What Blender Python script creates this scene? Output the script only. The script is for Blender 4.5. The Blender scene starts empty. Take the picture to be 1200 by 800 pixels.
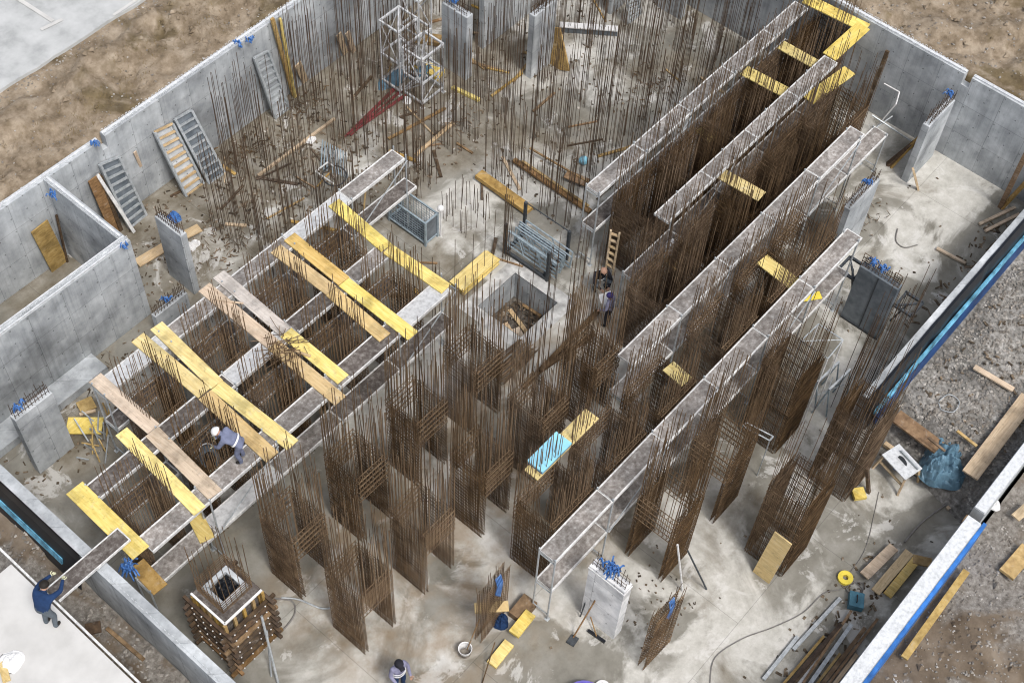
import bpy, math, random
from mathutils import Vector, Matrix, noise
random.seed(7)
C = bpy.context.scene.collection
SC = bpy.context.scene

# ---------------------------------------------------------------- survey
# World: X along the long shear walls, Y across them, Z up, pit floor at z=0. Drone at (0,0,40).
F_PX, TILT, ROLL, YAW = 1659.084, math.radians(54.97616), math.radians(-3.831906), math.radians(52.290903)
cy, sy, ct, st = math.cos(YAW), math.sin(YAW), math.cos(TILT), math.sin(TILT)
FWD = Vector((sy*ct, cy*ct, -st)); RT = Vector((cy, -sy, 0)); DN = FWD.cross(RT)
cr, sr = math.cos(ROLL), math.sin(ROLL)
CR, CD = cr*RT + sr*DN, -sr*RT + cr*DN
CAM = Vector((0, 0, 40))
def ray(px, py): return CR*((px-600)/F_PX) + CD*((py-400)/F_PX) + FWD
def at(px, py, z=0.0):
    d = ray(px, py); return CAM + d*((z-40)/d.z)
def atY(px, py, Y):
    d = ray(px, py); return CAM + d*(Y/d.y)
def atX(px, py, X):
    d = ray(px, py); return CAM + d*(X/d.x)

# ---------------------------------------------------------------- mesh helpers
class MB:
    def __init__(s): s.v = []; s.f = []; s.m = []; s.mi = 0
    def add(s, vs, fs):
        o = len(s.v); s.v += [tuple(v) for v in vs]; s.f += [tuple(i+o for i in f) for f in fs]; s.m += [s.mi]*len(fs); return s
    def obox(s, c, ax, ay, az):
        c, ax, ay, az = Vector(c), Vector(ax), Vector(ay), Vector(az)
        vs = [c+sx*ax+sy_*ay+sz*az for sz in (-1, 1) for sy_ in (-1, 1) for sx in (-1, 1)]
        fs = [(0,2,3,1),(4,5,7,6),(0,1,5,4),(2,6,7,3),(0,4,6,2),(1,3,7,5)]
        if ax.cross(ay).dot(az) < 0: fs = [tuple(reversed(f)) for f in fs]
        return s.add(vs, fs)
    def box(s, x0, x1, y0, y1, z0, z1):
        return s.obox(((x0+x1)/2,(y0+y1)/2,(z0+z1)/2), ((x1-x0)/2,0,0), (0,(y1-y0)/2,0), (0,0,(z1-z0)/2))
    def beam(s, p0, p1, w, t, up=(0,0,1), top=False):
        p0, p1, up = Vector(p0), Vector(p1), Vector(up)
        d = (p1-p0); sd = d.cross(up).normalized(); u = sd.cross(d).normalized()
        c = (p0+p1)/2 - (u*t/2 if top else Vector())
        return s.obox(c, d/2, sd*w/2, u*t/2)
    def rod(s, p0, p1, r, n=5, cap=False, r1=None):
        p0, p1 = Vector(p0), Vector(p1); d = (p1-p0)
        if d.length < 1e-6: return s
        d.normalize(); a = d.orthogonal().normalized(); b = d.cross(a); r1 = r if r1 is None else r1
        vs = []
        for k in range(n):
            w = 2*math.pi*k/n; q = a*math.cos(w)+b*math.sin(w); vs += [p0+q*r, p1+q*r1]
        fs = [(2*k, 2*((k+1)%n), 2*((k+1)%n)+1, 2*k+1) for k in range(n)]
        if cap: fs += [tuple(2*k for k in reversed(range(n))), tuple(2*k+1 for k in range(n))]
        return s.add(vs, fs)
    def tube(s, pts, r, n=5):
        for a, b in zip(pts[:-1], pts[1:]): s.rod(a, b, r, n, True)
        return s
    def ball(s, c, r, n=8, m=6, sc=(1,1,1), zmin=-1):
        c = Vector(c); vs = []; fs = []
        for i in range(m+1):
            t = math.pi*i/m; z = max(math.cos(t), zmin)
            for k in range(n):
                w = 2*math.pi*k/n; vs.append(c+Vector((r*sc[0]*math.sin(t)*math.cos(w), r*sc[1]*math.sin(t)*math.sin(w), r*sc[2]*z)))
        for i in range(m):
            for k in range(n):
                a, b = i*n+k, i*n+(k+1)%n; fs.append((a, a+n, b+n, b))
        return s.add(vs, fs)
    def lathe(s, c, prof, n=16):
        c = Vector(c); vs = []; fs = []
        for r, z in prof:
            for k in range(n):
                w = 2*math.pi*k/n; vs.append(c+Vector((r*math.cos(w), r*math.sin(w), z)))
        for i in range(len(prof)-1):
            for k in range(n):
                a, b = i*n+k, i*n+(k+1)%n; fs.append((a, b, b+n, a+n))
        return s.add(vs, fs)
    def build(s, name, m, parent=None, origin=None, smooth=False):
        off = Vector(origin) if origin is not None else (OFF[parent.name] if parent else Vector())
        me = bpy.data.meshes.new(name)
        me.from_pydata([(v[0]-off.x, v[1]-off.y, v[2]-off.z) for v in s.v], [], s.f)
        for q in (m if isinstance(m, (list, tuple)) else [m]): me.materials.append(q)
        if any(s.m): me.polygons.foreach_set('material_index', s.m)
        if smooth: me.polygons.foreach_set('use_smooth', [True]*len(s.f))
        me.update()
        o = bpy.data.objects.new(name, me); C.objects.link(o)
        if parent: o.parent = parent; OFF[o.name] = OFF[parent.name]
        else: o.location = off; OFF[o.name] = off
        return o
OFF = {}
def tag(o, label=None, cat=None, group=None, kind=None):
    if label: o['label'] = label
    if cat: o['category'] = cat
    if group: o['group'] = group
    if kind: o['kind'] = kind
    return o
def thing(name, label, cat, loc=(0,0,0), group=None):
    o = bpy.data.objects.new(name, None); C.objects.link(o); o.location = loc; o.empty_display_size = .2
    OFF[o.name] = Vector(loc); return tag(o, label, cat, group)
def solo(mb, name, m, label, cat, group=None, origin=None, smooth=False):
    if origin is None:
        xs = [v[0] for v in mb.v]; ys = [v[1] for v in mb.v]; zs = [v[2] for v in mb.v]
        origin = ((min(xs)+max(xs))/2, (min(ys)+max(ys))/2, min(zs))
    return tag(mb.build(name, m, None, origin, smooth), label, cat, group)
def dup(o, loc=None, label=None, parent=None):
    c = o.copy(); C.objects.link(c)
    if parent: c.parent = parent
    if loc is not None: c.location = loc
    if label: c['label'] = label
    for ch in o.children: dup(ch, None, None, c)
    return c

def crumple(mb, c, rx, ry, h, seed, n=16, rot=0):
    m_ = 16; o = len(mb.v)
    for i in range(n):
        for j in range(m_):
            a = 2*math.pi*i/n; r = j/(m_-1); k = noise.noise(Vector((math.cos(a)*1.5,math.sin(a)*1.5,seed)))
            x = rx*r*math.cos(a)*(1+.35*k); y = ry*r*math.sin(a)*(1+.35*k)
            z = h*(1-r**2.2)+h*.55*noise.noise(Vector((x*4/max(rx,.2),y*4/max(rx,.2),seed)))*(1-r*.5)+h*.28*noise.noise(Vector((x*9/max(rx,.2),y*9/max(rx,.2),seed))) if j < m_-1 else .0
            mb.v.append((c.x+x*math.cos(rot)-y*math.sin(rot), c.y+x*math.sin(rot)+y*math.cos(rot), c.z+max(0,z)))
    for i in range(n):
        for j in range(m_-1): a = o+i*m_+j; b = o+((i+1)%n)*m_+j; mb.f.append((a,a+1,b+1,b)); mb.m.append(0)
# ---------------------------------------------------------------- materials
def N(nt, t, **kw):
    n = nt.nodes.new(t)
    for k, v in kw.items():
        if k in ('operation','data_type','blend_type','noise_dimensions','feature','mode','wave_type','bands_direction','distance'): setattr(n, k, v)
        else: n.inputs[k].default_value = v
    return n
def ramp(nt, fac, stops):
    r = nt.nodes.new('ShaderNodeValToRGB'); e = r.color_ramp.elements
    while len(e) < len(stops): e.new(.5)
    for q, (p, c) in zip(e, stops):
        q.position = p; q.color = (c[0], c[1], c[2], 1) if not isinstance(c, (int, float)) else (c, c, c, 1)
    nt.links.new(fac, r.inputs['Fac']); return r.outputs['Color']
def base(name, rough=.85, metal=0, spec=.3):
    m = bpy.data.materials.new(name); m.use_nodes = True; nt = m.node_tree
    b = nt.nodes['Principled BSDF']; b.inputs['Roughness'].default_value = rough; b.inputs['Metallic'].default_value = metal
    b.inputs['Specular IOR Level'].default_value = spec
    return m, nt, b
def pos(nt): return nt.nodes.new('ShaderNodeNewGeometry').outputs['Position']
def nz(nt, vec, scale, detail=4, rough=.6, dist=0):
    n = N(nt, 'ShaderNodeTexNoise', Scale=scale, Detail=detail, Roughness=rough, Distortion=dist); nt.links.new(vec, n.inputs['Vector']); return n.outputs['Fac']
def mul(nt, a, b, fac=1.0):
    n = nt.nodes.new('ShaderNodeMix'); n.data_type = 'RGBA'; n.blend_type = 'MULTIPLY'; n.inputs[0].default_value = fac
    nt.links.new(a, n.inputs[6]); nt.links.new(b, n.inputs[7]); return n.outputs[2]
def mix(nt, f, a, b):
    n = nt.nodes.new('ShaderNodeMix'); n.data_type = 'RGBA'
    nt.links.new(f, n.inputs[0])
    for i, q in ((6, a), (7, b)):
        if isinstance(q, tuple): n.inputs[i].default_value = (*q, 1)
        else: nt.links.new(q, n.inputs[i])
    return n.outputs[2]
def stretch(nt, vec, sc):
    n = nt.nodes.new('ShaderNodeMapping'); n.inputs['Scale'].default_value = sc; nt.links.new(vec, n.inputs['Vector']); return n.outputs['Vector']
def bump(nt, b, h, strength=.4, dist=.02):
    n = nt.nodes.new('ShaderNodeBump'); n.inputs['Strength'].default_value = strength; n.inputs['Distance'].default_value = dist
    nt.links.new(h, n.inputs['Height']); nt.links.new(n.outputs['Normal'], b.inputs['Normal'])
def mottled(name, stops, scale, big=None, bigscale=.4, rough=.85, metal=0, bmp=.3, bscale=None, sc=(1,1,1), spec=.3, obj=False, detail=5):
    m, nt, b = base(name, rough, metal, spec)
    if obj:
        tc = nt.nodes.new('ShaderNodeTexCoord'); p = tc.outputs['Object']
    else: p = pos(nt)
    q = stretch(nt, p, sc) if sc != (1,1,1) else p
    c = ramp(nt, nz(nt, q, scale, detail), stops)
    if big: c = mul(nt, c, ramp(nt, nz(nt, p, bigscale, 3), big))
    nt.links.new(c, b.inputs['Base Color'])
    if bmp: bump(nt, b, nz(nt, q, bscale or scale*3, 4), bmp)
    return m
M = {}
M['rust'] = mottled('rusty_steel', [(.3,(.055,.032,.016)),(.5,(.118,.072,.035)),(.7,(.205,.132,.07))], 2.6, [(.36,.8),(.64,1.15)], .5, .9, 0, 0)
def vary(m, lo, hi):
    nt = m.node_tree; b = nt.nodes['Principled BSDF']; src = b.inputs['Base Color'].links[0].from_socket
    oi = nt.nodes.new('ShaderNodeObjectInfo'); hs = nt.nodes.new('ShaderNodeHueSaturation'); mr = nt.nodes.new('ShaderNodeMapRange'); mr.inputs['To Min'].default_value = lo; mr.inputs['To Max'].default_value = hi
    nt.links.new(oi.outputs['Random'], mr.inputs['Value']); nt.links.new(mr.outputs[0], hs.inputs['Value']); nt.links.new(src, hs.inputs['Color']); nt.links.new(hs.outputs['Color'], b.inputs['Base Color'])
    m2 = nt.nodes.new('ShaderNodeMath'); m2.operation = 'MULTIPLY_ADD'; m2.inputs[1].default_value = -.35; m2.inputs[2].default_value = 1.12; nt.links.new(oi.outputs['Random'], m2.inputs[0]); nt.links.new(m2.outputs[0], hs.inputs['Saturation'])
vary(M['rust'], .72, 1.4)
M['rustlight'] = mottled('lighter_rusty_steel', [(.3,(.11,.07,.04)),(.55,(.19,.128,.075)),(.75,(.28,.20,.125))], 3.0, None, .5, .9, 0, 0)
M['bar'] = mottled('dark_steel_bar', [(.3,(.04,.028,.02)),(.55,(.10,.066,.042)),(.75,(.18,.125,.08))], 2.0, None, .5, .8, 0, 0)
M['redpipe'] = mottled('red_pipe', [(.3,(.10,.018,.02)),(.7,(.22,.05,.05))], 6, None, 1, .6, 0, 0)
M['galv'] = mottled('galvanised_steel', [(.3,(.30,.33,.35)),(.7,(.55,.58,.60))], 8, None, 1, .5, .3, 0)
M['bluegalv'] = mottled('weathered_galvanised_steel', [(.3,(.22,.28,.32)),(.7,(.42,.50,.55))], 8, None, 1, .55, .3, 0)
M['whitemetal'] = mottled('white_metal', [(.3,(.42,.42,.415)),(.6,(.70,.70,.69))], 9, None, 1, .55, 0, 0)
M['tower'] = mottled('dull_white_steel', [(.3,(.34,.35,.36)),(.6,(.56,.57,.58))], 6, None, 1, .55, 0, 0)
M['darkmetal'] = mottled('dark_metal', [(.3,(.03,.035,.04)),(.7,(.09,.10,.11))], 6, None, 1, .6, .3, 0)
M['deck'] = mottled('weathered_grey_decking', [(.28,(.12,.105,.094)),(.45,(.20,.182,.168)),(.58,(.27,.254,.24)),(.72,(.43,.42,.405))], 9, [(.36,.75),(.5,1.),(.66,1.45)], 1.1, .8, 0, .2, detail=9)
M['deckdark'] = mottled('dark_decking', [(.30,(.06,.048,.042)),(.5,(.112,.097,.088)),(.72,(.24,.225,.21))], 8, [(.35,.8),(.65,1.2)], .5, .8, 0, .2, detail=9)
M['deckwhite'] = mottled('cement_white_decking', [(.3,(.34,.345,.35)),(.5,(.50,.51,.52)),(.7,(.60,.61,.62))], 7, None, .5, .75, 0, .15, detail=8)
def wood(name, stops, sx=1, sy_=1, rough=.75):
    # grain runs along the object's own length (local X)
    m, nt, b = base(name, rough)
    tc = nt.nodes.new('ShaderNodeTexCoord')
    oi = nt.nodes.new('ShaderNodeObjectInfo')
    ad = nt.nodes.new('ShaderNodeVectorMath'); ad.operation = 'ADD'
    nt.links.new(tc.outputs['Object'], ad.inputs[0]); nt.links.new(oi.outputs['Location'], ad.inputs[1])
    q = stretch(nt, ad.outputs[0], (sx, sy_, 6))
    c = ramp(nt, nz(nt, q, 2.2, 6, .65), stops)
    p = pos(nt)
    c = mul(nt, c, ramp(nt, nz(nt, p, 1.3, 4), [(.32,.62),(.5,1.0),(.7,1.08)]))
    spots = nz(nt, p, 9.0, 3)
    c = mul(nt, c, ramp(nt, spots, [(.25,.6),(.33,1.0)]))
    hs = nt.nodes.new('ShaderNodeHueSaturation'); nt.links.new(c, hs.inputs['Color'])
    for sock, lo, hi, k in (('Saturation', .84, 1.08, 1.0), ('Value', .86, 1.10, 7.31), ('Hue', .495, .506, 3.77)):
        m1 = nt.nodes.new('ShaderNodeMath'); m1.operation = 'MULTIPLY'; m1.inputs[1].default_value = k; nt.links.new(oi.outputs['Random'], m1.inputs[0])
        m2 = nt.nodes.new('ShaderNodeMath'); m2.operation = 'FRACT'; nt.links.new(m1.outputs[0], m2.inputs[0])
        mr = nt.nodes.new('ShaderNodeMapRange'); mr.inputs['To Min'].default_value = lo; mr.inputs['To Max'].default_value = hi; nt.links.new(m2.outputs[0], mr.inputs['Value']); nt.links.new(mr.outputs[0], hs.inputs[sock])
    c = hs.outputs['Color']
    c = mix(nt, ramp(nt, nz(nt, p, 2.6, 9, .7, .5), [(.58,0.),(.72,.45)]), c, (.46,.44,.40))
    c = mul(nt, c, ramp(nt, nz(nt, p, 5.5, 6, .7), [(.30,.55),(.42,1.0)]), .8)
    nt.links.new(c, b.inputs['Base Color']); bump(nt, b, nz(nt, q, 6, 4), .25)
    return m
YEL = [(.3,(.60,.43,.12)),(.5,(.73,.57,.18)),(.7,(.80,.67,.29))]
M['yelA'] = wood('yellow_formply_lengthwise', YEL, .6, 8); M['yelB'] = wood('yellow_formply_crosswise', YEL, 8, .6)
M['honey'] = wood('honey_plywood', [(.3,(.52,.35,.12)),(.5,(.66,.47,.18)),(.7,(.74,.57,.27))], 8, .6)
M['pale'] = wood('pale_plank', [(.3,(.44,.33,.23)),(.5,(.58,.46,.34)),(.7,(.68,.56,.42))], 8, .6)
M['paleA'] = wood('pale_plank_lengthwise', [(.3,(.40,.28,.16)),(.5,(.54,.40,.24)),(.7,(.64,.50,.32))], .6, 8)
M['greyply'] = wood('whitish_plank', [(.3,(.48,.43,.38)),(.5,(.60,.55,.50)),(.7,(.68,.64,.59))], 8, .6)
M['brownw'] = wood('brown_timber', [(.3,(.13,.075,.035)),(.5,(.24,.145,.07)),(.7,(.34,.22,.11))], 2, 2)
M['ochre'] = wood('ochre_timber', [(.3,(.28,.17,.05)),(.5,(.42,.27,.08)),(.7,(.52,.36,.14))], 2, 2)
M['darkwood'] = wood('dark_wet_timber', [(.3,(.045,.03,.02)),(.5,(.09,.06,.038)),(.7,(.15,.10,.06))], 2, 2)
def plain(name, col, rough=.6, metal=0, var=.25, sc=5):
    a = tuple(c*(1-var) for c in col); z = tuple(min(1, c*(1+var)) for c in col)
    return mottled(name, [(.3, a), (.7, z)], sc, None, 1, rough, metal, 0)
M['blue'] = mottled('blue_plastic', [(.3,(.035,.10,.28)),(.55,(.07,.19,.48)),(.72,(.25,.36,.56))], 7, None, 1, .5, 0, 0)
M['bluesheet'] = plain('pale_blue_board', (.30,.66,.84), .5, 0, .08)
M['bluedark'] = plain('blue_board_edge', (.03,.14,.42), .5, 0, .5, 2)
M['cyan'] = plain('cyan_film', (.13,.36,.52), .25, 0, .7, 2.5)
M['navyfilm'] = plain('navy_film', (.012,.05,.16), .3, 0, .5, 1.5)
M['black'] = plain('black_membrane', (.012,.014,.018), .35)
M['tarp'] = plain('blue_grey_tarpaulin', (.11,.20,.27), .5, 0, .3, 3)
M['white'] = plain('white_plastic', (.72,.72,.72), .5, 0, .1)
M['tyellow'] = plain('yellow_plastic', (.75,.6,.08), .5, 0, .15)
M['teal'] = plain('teal_case', (.07,.19,.26), .5)
M['purple'] = plain('violet_plastic', (.12,.10,.42), .45)
M['rubber'] = plain('dark_cable', (.035,.035,.04), .6)
M['greycable'] = plain('grey_hose', (.20,.19,.18), .6)
M['form'] = mottled('dark_formwork_steel', [(.3,(.10,.12,.14)),(.5,(.155,.18,.205)),(.7,(.22,.245,.27))], 2.5, [(.3,.8),(.7,1.15)], .8, .5, .2, .1)
M['navy'] = plain('navy_cloth', (.012,.035,.10), .9); M['greycl'] = plain('grey_cloth', (.10,.12,.14), .9)
M['lilac'] = plain('grey_lilac_cloth', (.22,.22,.32), .9); M['slate'] = plain('slate_cloth', (.16,.18,.27), .9)
M['darkcl'] = plain('dark_cloth', (.02,.02,.028), .9); M['skin'] = plain('skin', (.42,.25,.18), .6, 0, .1)
M['boot'] = plain('dark_boots', (.02,.018,.016), .8); M['glove'] = plain('pale_gloves', (.62,.62,.42), .8)
M['hair'] = plain('dark_hair', (.015,.012,.01), .7); M['reflect'] = plain('reflective_tape', (.75,.76,.78), .4, 0, .05)
M['purplecap'] = plain('violet_cap', (.05,.04,.18), .7)

def concrete_wall(name, tint=(1,1,1), streak=1.0):
    m, nt, b = base(name, .85)
    p = pos(nt)
    c = ramp(nt, nz(nt, p, .9, 8, .65), [(.32,(.27*tint[0],.288*tint[1],.303*tint[2])),(.5,(.395*tint[0],.418*tint[1],.436*tint[2])),(.66,(.52*tint[0],.545*tint[1],.562*tint[2]))])
    c = mul(nt, c, ramp(nt, nz(nt, stretch(nt, p, (5,5,.22)), 1.0, 6, .7), [(.32,.80),(.48,1.0),(.68,1.12)]), streak)
    c = mul(nt, c, ramp(nt, nz(nt, p, .33, 4), [(.36,.6),(.47,1.0),(.66,1.2)]), .85)
    # joints of the formwork panels
    br = nt.nodes.new('ShaderNodeTexBrick'); br.offset = 0; br.inputs['Scale'].default_value = 1; br.inputs['Brick Width'].default_value = 1.3; br.inputs['Row Height'].default_value = 1.35
    br.inputs['Mortar Size'].default_value = .012; br.inputs['Color1'].default_value = (1,1,1,1); br.inputs['Color2'].default_value = (.80,.80,.80,1); br.inputs['Mortar'].default_value = (.55,.55,.55,1)
    sp = nt.nodes.new('ShaderNodeSeparateXYZ'); nt.links.new(p, sp.inputs[0])
    ad = nt.nodes.new('ShaderNodeMath'); ad.operation = 'ADD'; nt.links.new(sp.outputs[0], ad.inputs[0]); nt.links.new(sp.outputs[1], ad.inputs[1])
    cb = nt.nodes.new('ShaderNodeCombineXYZ'); nt.links.new(ad.outputs[0], cb.inputs[0]); nt.links.new(sp.outputs[2], cb.inputs[1])
    nt.links.new(cb.outputs[0], br.inputs['Vector'])
    c = mul(nt, c, br.outputs['Color'], .8)
    vo = nt.nodes.new('ShaderNodeTexVoronoi'); vo.feature = 'F1'; vo.inputs['Scale'].default_value = 1.54; vo.inputs['Randomness'].default_value = 0
    nt.links.new(cb.outputs[0], vo.inputs['Vector']); c = mul(nt, c, ramp(nt, vo.outputs['Distance'], [(.035,.25),(.05,1.0)]), .8)
    c = mul(nt, c, ramp(nt, nz(nt, p, 4.5, 7, .7), [(.30,.55),(.42,1.0)]), .6)
    nt.links.new(c, b.inputs['Base Color']); bump(nt, b, nz(nt, p, 12, 5), .25)
    return m
M['wall'] = concrete_wall('cast_concrete')
M['walldark'] = concrete_wall('dark_cast_concrete', (.62,.62,.62))
M['walllight'] = concrete_wall('pale_cast_concrete', (2.1,2.0,1.93), .1)
M['column'] = concrete_wall('column_concrete', (1.12,1.12,1.12), .7)
M['coping'] = mottled('white_wall_edge', [(.28,(.42,.44,.455)),(.5,(.57,.59,.61)),(.7,(.65,.67,.69))], 9, None, 1, .7, 0, .3)

def floor_material():
    m, nt, b = base('pit_floor_concrete', .7)
    p = pos(nt)
    light = ramp(nt, nz(nt, p, 2.0, 12, .72), [(.30,(.38,.37,.335)),(.5,(.50,.49,.452)),(.68,(.61,.60,.57))])
    damp = ramp(nt, nz(nt, p, 1.1, 7, .6), [(.3,(.15,.142,.118)),(.5,(.225,.215,.185)),(.7,(.295,.285,.255))])
    brown = ramp(nt, nz(nt, p, 1.3, 8, .65), [(.3,(.115,.095,.066)),(.5,(.21,.188,.148)),(.7,(.32,.30,.26))])
    f1 = ramp(nt, nz(nt, p, .25, 9, .6, .6), [(.485,0.),(.535,1.)])
    c = mix(nt, f1, light, damp)
    # muddy back field: stains grow towards +Y
    sp = nt.nodes.new('ShaderNodeSeparateXYZ'); nt.links.new(p, sp.inputs[0])
    mr = nt.nodes.new('ShaderNodeMapRange'); mr.inputs['From Min'].default_value = 17; mr.inputs['From Max'].default_value = 29; mr.inputs['To Min'].default_value = -.08; mr.inputs['To Max'].default_value = .13
    nt.links.new(sp.outputs[1], mr.inputs['Value'])
    ad = nt.nodes.new('ShaderNodeMath'); ad.operation = 'ADD'; nt.links.new(nz(nt, p, .32, 6, .6, .5), ad.inputs[0]); nt.links.new(mr.outputs[0], ad.inputs[1])
    mr2 = nt.nodes.new('ShaderNodeMapRange'); mr2.inputs['From Min'].default_value = 19; mr2.inputs['From Max'].default_value = 9; mr2.inputs['To Min'].default_value = -.05; mr2.inputs['To Max'].default_value = .13
    nt.links.new(sp.outputs[0], mr2.inputs['Value'])
    ad2 = nt.nodes.new('ShaderNodeMath'); ad2.operation = 'ADD'; nt.links.new(nz(nt, p, .27, 6, .6, .7), ad2.inputs[0]); nt.links.new(mr2.outputs[0], ad2.inputs[1])
    f1b = ramp(nt, ad2.outputs[0], [(.50,0.),(.60,.9)])
    c = mix(nt, f1b, c, damp)
    f2 = ramp(nt, ad.outputs[0], [(.48,0.),(.62,1.)])
    c = mix(nt, f2, c, brown)
    # cement-slurry splashes and dark spots
    c = mix(nt, ramp(nt, nz(nt, p, .6, 8, .7, .6), [(.58,0.),(.62,.6)]), c, (.62,.612,.59))
    c = mul(nt, c, ramp(nt, nz(nt, p, 3.2, 9, .75), [(.28,.5),(.38,1.0)]), .6)
    c = mul(nt, c, ramp(nt, nz(nt, p, 14, 5, .7), [(.33,.6),(.45,1.0)]), .3)
    def band(sock, a, b_, c_, d):
        m1 = nt.nodes.new('ShaderNodeMapRange'); m1.interpolation_type = 'SMOOTHSTEP'; m1.inputs['From Min'].default_value = a; m1.inputs['From Max'].default_value = b_; nt.links.new(sock, m1.inputs['Value'])
        m2 = nt.nodes.new('ShaderNodeMapRange'); m2.interpolation_type = 'SMOOTHSTEP'; m2.inputs['From Min'].default_value = d; m2.inputs['From Max'].default_value = c_; nt.links.new(sock, m2.inputs['Value'])
        m3 = nt.nodes.new('ShaderNodeMath'); m3.operation = 'MULTIPLY'; nt.links.new(m1.outputs[0], m3.inputs[0]); nt.links.new(m2.outputs[0], m3.inputs[1]); return m3.outputs[0]
    reg = nt.nodes.new('ShaderNodeMath'); reg.operation = 'MULTIPLY'; nt.links.new(band(sp.outputs[0], 8.5, 11, 26, 32), reg.inputs[0]); nt.links.new(band(sp.outputs[1], 8, 11.5, 16, 18), reg.inputs[1])
    rs = nt.nodes.new('ShaderNodeMath'); rs.operation = 'MULTIPLY'; nt.links.new(reg.outputs[0], rs.inputs[0]); nt.links.new(ramp(nt, nz(nt, p, .75, 7, .6), [(.42,0.),(.62,.6)]), rs.inputs[1])
    c = mix(nt, rs.outputs[0], c, (.25,.175,.10))
    br = nt.nodes.new('ShaderNodeTexBrick'); br.offset = .37; br.inputs['Scale'].default_value = 1; br.inputs['Brick Width'].default_value = 6.3; br.inputs['Row Height'].default_value = 5.2
    br.inputs['Mortar Size'].default_value = .012; br.inputs['Mortar Smooth'].default_value = .3; br.inputs['Color1'].default_value = (1,1,1,1); br.inputs['Color2'].default_value = (.95,.95,.95,1); br.inputs['Mortar'].default_value = (.6,.6,.6,1)
    nt.links.new(p, br.inputs['Vector']); c = mul(nt, c, br.outputs['Color'], .8)
    nt.links.new(c, b.inputs['Base Color'])
    r = ramp(nt, f1b, [(0,.8),(.9,.30)]); nt.links.new(r, b.inputs['Roughness'])
    bump(nt, b, nz(nt, p, 9, 5), .25)
    return m
M['floor'] = floor_material()
M['pad'] = mottled('pale_new_concrete', [(.3,(.34,.335,.32)),(.5,(.48,.478,.465)),(.68,(.60,.598,.585))], 3.2, [(.36,.6),(.55,1.05)], 1.3, .75, 0, .2, detail=8)
M['slab'] = mottled('smooth_slab', [(.3,(.46,.455,.44)),(.5,(.52,.515,.50)),(.7,(.57,.565,.55))], 1.2, [(.3,.9),(.7,1.06)], .5, .7, 0, .1, detail=8)
M['asphalt'] = mottled('pale_worn_asphalt', [(.3,(.31,.32,.32)),(.5,(.41,.42,.42)),(.7,(.47,.48,.48))], 1.4, [(.33,.45),(.42,1.0)], .22, .85, 0, .2, detail=9)
def ground_material():
    m, nt, b = base('excavated_earth', .95)
    p = pos(nt)
    soil = ramp(nt, nz(nt, p, 1.7, 10, .68), [(.28,(.08,.060,.038)),(.42,(.18,.139,.095)),(.56,(.275,.222,.162)),(.72,(.38,.325,.255))])
    dark = ramp(nt, nz(nt, p, 1.5, 8, .65), [(.3,(.05,.036,.018)),(.5,(.105,.078,.038)),(.72,(.19,.145,.08))])
    c = mix(nt, ramp(nt, nz(nt, p, .42, 5, .6, .5), [(.53,0.),(.61,.85)]), soil, dark)
    grav = ramp(nt, nz(nt, p, 6.0, 6, .75), [(.30,(.075,.066,.056)),(.46,(.165,.15,.132)),(.60,(.26,.243,.22)),(.75,(.40,.38,.35))])
    mud = ramp(nt, nz(nt, p, 1.1, 8, .6), [(.3,(.075,.055,.037)),(.5,(.145,.112,.08)),(.7,(.22,.18,.138))])
    sp = nt.nodes.new('ShaderNodeSeparateXYZ'); nt.links.new(p, sp.inputs[0])
    fm = ramp(nt, nz(nt, p, .34, 5, .6, .6), [(.46,0.),(.54,1.)])
    mudgrav = mix(nt, fm, mud, grav)
    mr = nt.nodes.new('ShaderNodeMapRange'); mr.inputs['From Min'].default_value = 3.4; mr.inputs['From Max'].default_value = 2.6
    nt.links.new(sp.outputs[2], mr.inputs['Value'])
    c = mix(nt, mr.outputs[0], c, mudgrav)
    nt.links.new(c, b.inputs['Base Color']); bump(nt, b, nz(nt, p, 5, 10, .75), .65, .05)
    return m
M['ground'] = ground_material()
M['gravel'] = mottled('grey_gravel_bed', [(.28,(.085,.079,.07)),(.44,(.18,.172,.158)),(.58,(.28,.268,.25)),(.74,(.43,.415,.395))], 7.0, [(.36,.6),(.60,1.15)], .5, .95, 0, .4, 12, detail=10)
M['stone'] = mottled('loose_stones', [(.3,(.12,.105,.09)),(.5,(.23,.21,.185)),(.68,(.44,.42,.39))], 2.3, None, 1, .9, 0, .2, detail=2)
M['debris'] = mottled('site_rubbish', [(.3,(.03,.024,.018)),(.48,(.10,.075,.05)),(.60,(.22,.17,.12)),(.7,(.5,.48,.44))], 2.9, None, 1, .9, 0, 0, detail=2)
M['drygrass'] = plain('dry_grass', (.16,.115,.045), .9, 0, .4, 3)
M['sumpdirt'] = mottled('sump_dirt', [(.3,(.03,.027,.023)),(.5,(.11,.095,.08)),(.7,(.26,.235,.20))], 4, None, 1, .9, 0, .6, detail=8)

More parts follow.
